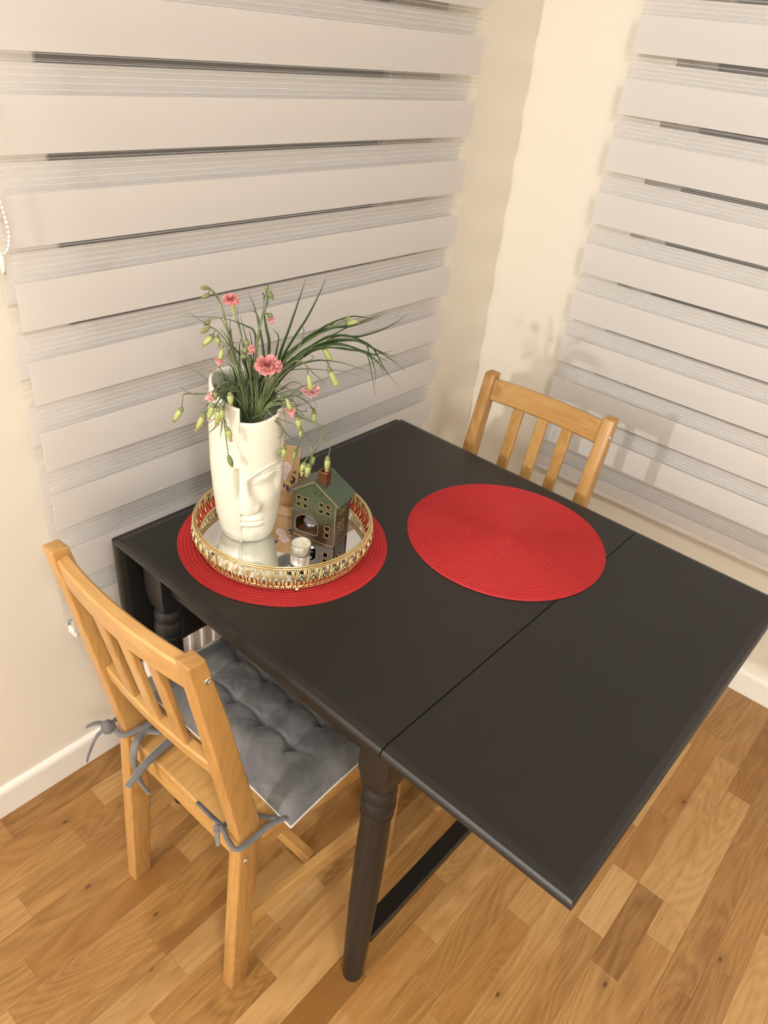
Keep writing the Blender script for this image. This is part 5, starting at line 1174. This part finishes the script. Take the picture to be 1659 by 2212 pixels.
for si, (lab, P, items, branches) in enumerate(STEMS):
    rr = random.Random(si*7+1)
    root = Vector(P[0]); t = thing('carnation_stem', lab, 'flower', root, 0, 'carnations in the face vase')
    parts = [('stem', P, [0.00175, 0.0016, 0.0013, 0.0011, 0.0010])]+[('stem', b, [0.0011, 0.0010, 0.0009]) for b in branches]
    for nm, q, w_ in parts:
        o = link(nm, tube(nm, q, w_, 6, 6), MAT['stem'], t); place(o, root)
    # stalks from the stem to each head that sits off its end
    C_ = [c for q in [P]+branches for c in catmull(q, 6)]
    for kind, p0, p1, R in items:
        p0v = Vector(p0); c = min(C_[len(C_)//3:], key=lambda x: (x-p0v).length+0.0*x.z)
        if (c-p0v).length > 0.004 and kind not in ('bloom', 'bloomd', 'petaltip'):
            c2 = min(C_[len(C_)//3:], key=lambda x: (x-p0v).length+0.6*max(0, p0v.z-x.z))
            mid = c2.lerp(p0v, 0.5)+Vector((0, 0, 0.35*(c2-p0v).length))
            o = link('stalk', tube('stalk', [c2, mid, p0v], [0.0009, 0.0008, 0.0010], 6, 5), MAT['stem'], t); place(o, root)
        if kind in ('bud', 'dark', 'buddry', 'petaltip2'):
            m_ = MAT['bud_dark'] if kind == 'dark' else MAT['bud']
            pr2 = TUB if kind == 'buddry' else BUD
            o = link('bud', loft('bud', bud_rings(p0, p1, R*0.56, pr2)), m_, t); place(o, root)
            ax = Vector(p1)-p0v
            if kind != 'dark':
                tip = ruffle('bud_tip', p0v+ax*0.90, p0v+ax*1.06, R*0.36, MAT['petal_pale'] if kind == 'petaltip2' else MAT['bud_tip'], o, si, 3, 1.2); place(tip, root)
            cal = link('sepals', loft('sepals', bud_rings(p0v-ax*0.10, p0v+ax*0.16, R*0.50, [(0, 0.30), (0.3, 0.7), (0.7, 0.9), (1, 0.95)])), MAT['bud_dark'], o); place(cal, root)
        elif kind == 'round':
            o = link('bud', loft('bud', bud_rings(p0, p1, R*0.60, RND)), MAT['bud_dark'], t); place(o, root)
        elif kind == 'calyx':
            o = link('calyx', loft('calyx', bud_rings(p0, p1, R*0.58, TUB)), MAT['bud'], t); place(o, root)
        elif kind == 'petaltip':
            o = ruffle('bloom', p0v, Vector(p1), R*0.80, MAT['petal_pale'], t, si, 4, 1.2); place(o, root)
            inner = link('petal_core', loft('petal_core', bud_rings(p0, p1, R*0.42, RND)), MAT['petal'], o); place(inner, root)
        elif kind in ('bloom', 'bloomd'):
            o = ruffle('bloom', p0v, Vector(p1), R*0.98, MAT['petal'] if kind == 'bloom' else MAT['petal_pale'], t, si, 7, 0.9); place(o, root)
    # paired narrow leaves at the nodes
    full = catmull(P, 8)
    for k in range(3 if si % 2 else 4):
        i = int(len(full)*rr.uniform(0.32, 0.85)); c = full[i]; d = (full[min(i+1, len(full)-1)]-full[i-1]).normalized()
        side = Vector((rr.uniform(-1, 1), rr.uniform(-1, 1), rr.uniform(-0.2, 0.5))).normalized(); L = rr.uniform(0.018, 0.045)
        Q = [c, c+d*L*0.35+side*L*0.12, c+d*L*0.7+side*L*0.38, c+d*L*0.85+side*L*0.75+Vector((0, 0, -0.1*L))]
        o = link('leaf', tube('leaf', Q, [0.0010, 0.0014, 0.0010, 0.0002], 6, 4, 0.25), MAT['leaf'], t); place(o, root)
# long grass blades
LB = {'right': ('long dark green grass blade arching out to the right of the bouquet', 'arching blades on the right'),
      'thin': ('narrow dark leaf blade standing upright among the carnation stems', 'narrow upright leaves'),
      'low': ('thin green leaf blade bending low over the right rim of the vase', 'thin leaves over the right rim'),
      'up1': ('tall straight grass blade rising highest, left of the pair', None), 'up2': ('tall straight grass blade rising highest, right of the pair', None)}
OWN = {0: 'grass blade on top of the arching spray, upper of the two highest tips', 1: 'grass blade on top of the arching spray, lower of the two highest tips',
       2: 'grass blade reaching farthest right with an upturned tip', 6: 'grass blade whose tip hangs lowest, straight down on the right', 7: 'grass blade arching farthest right and down, tip beyond the others',
       4: 'grass blade ending in a slightly raised tip at mid height on the right', 5: 'grass blade bending steeply down to the far lower right',
       8: 'nearly straight grass blade sloping right below the spray', 9: 'lowest thin grass blade running level to the right', 10: 'grass blade with a kinked end hanging just left of the lowest tip', 14: 'thin curved grass blade over the yellow bud on the upper right'}
OWT = {0: 'slender blade left of the middle, tip leaning left at full height', 1: 'upright blade above the big pink bloom, tip bent right', 2: 'short blade right of the big bloom curling left at its tip', 5: 'blade bowing far left over the stems like an arch',
       10: 'narrow leaf folded down over the left rim of the vase'}
OWL = {0: 'thin leaf lying down the front rim beside the forehead', 5: 'longest low leaf arching right towards the house chimney', 4: 'low leaf curving right just above the rim'}
cntg = {}
for g, w_, P in BLADES:
    root = Vector(P[0]); lab, grp = LB[g]
    kk = cntg.get(g, 0); cntg[g] = kk+1
    own = {'right': OWN, 'thin': OWT, 'low': OWL}.get(g, {}).get(kk)
    if own: lab = own
    me = tube('grass_blade', P, [w_*0.45, w_*0.8, w_, w_*0.8, w_*0.5, 0.00025], 6, 7, 0.22, Vector((0.3, 0.5, 0.8)))
    me.transform(Matrix.Translation(-root))
    o = link('grass_blade', me, MAT['blade'] if g != 'low' else MAT['leaf'], None, root); tag(o, lab, 'grass', grp)
# dense tangle of short carnation leaves filling the mouth
rr = random.Random(11); parts = []
cdir = Vector((-0.645, -0.765, 0)); rdir = Vector((0.765, -0.645, 0))
for i in range(190):
    a = rr.uniform(0, 2*PI); q = rr.uniform(0, 0.030)
    b0 = Vector((VC[0]+q*math.cos(a), VC[1]+q*math.sin(a)*0.85, ZT+0.215+rr.uniform(0, 0.03)))
    spread = rr.gauss(0.1, 0.55); towards = rr.uniform(-0.5, 0.45)
    d = (rdir*spread+cdir*towards+Vector((0, 0, rr.uniform(0.75, 1.2)))).normalized(); L = rr.uniform(0.045, 0.105)
    side = (rdir*rr.uniform(-1, 1)+cdir*rr.uniform(-0.8, 0.8)+Vector((0, 0, rr.uniform(-1.1, 0.1))))
    Q = [b0, b0+d*L*0.4, b0+d*L*0.75+side*L*0.10, b0+d*L*0.95+side*L*0.34]
    w_ = rr.uniform(0.0008, 0.0017)
    parts.append(rings_vf(tube('', Q, [w_*0.7, w_, w_*0.8, 0.0002], 5, 4, 0.3, Vector((rr.random(), rr.random(), 1)), raw=True)))
root = Vector((VC[0], VC[1], ZT+0.215)); me = join_meshes('foliage', parts); me.transform(Matrix.Translation(-root))
tag(link('foliage', me, MAT['leaf'], None, root), 'dense tangle of fine grey-green leaves filling the mouth of the face vase', 'leaves', None, 'stuff')
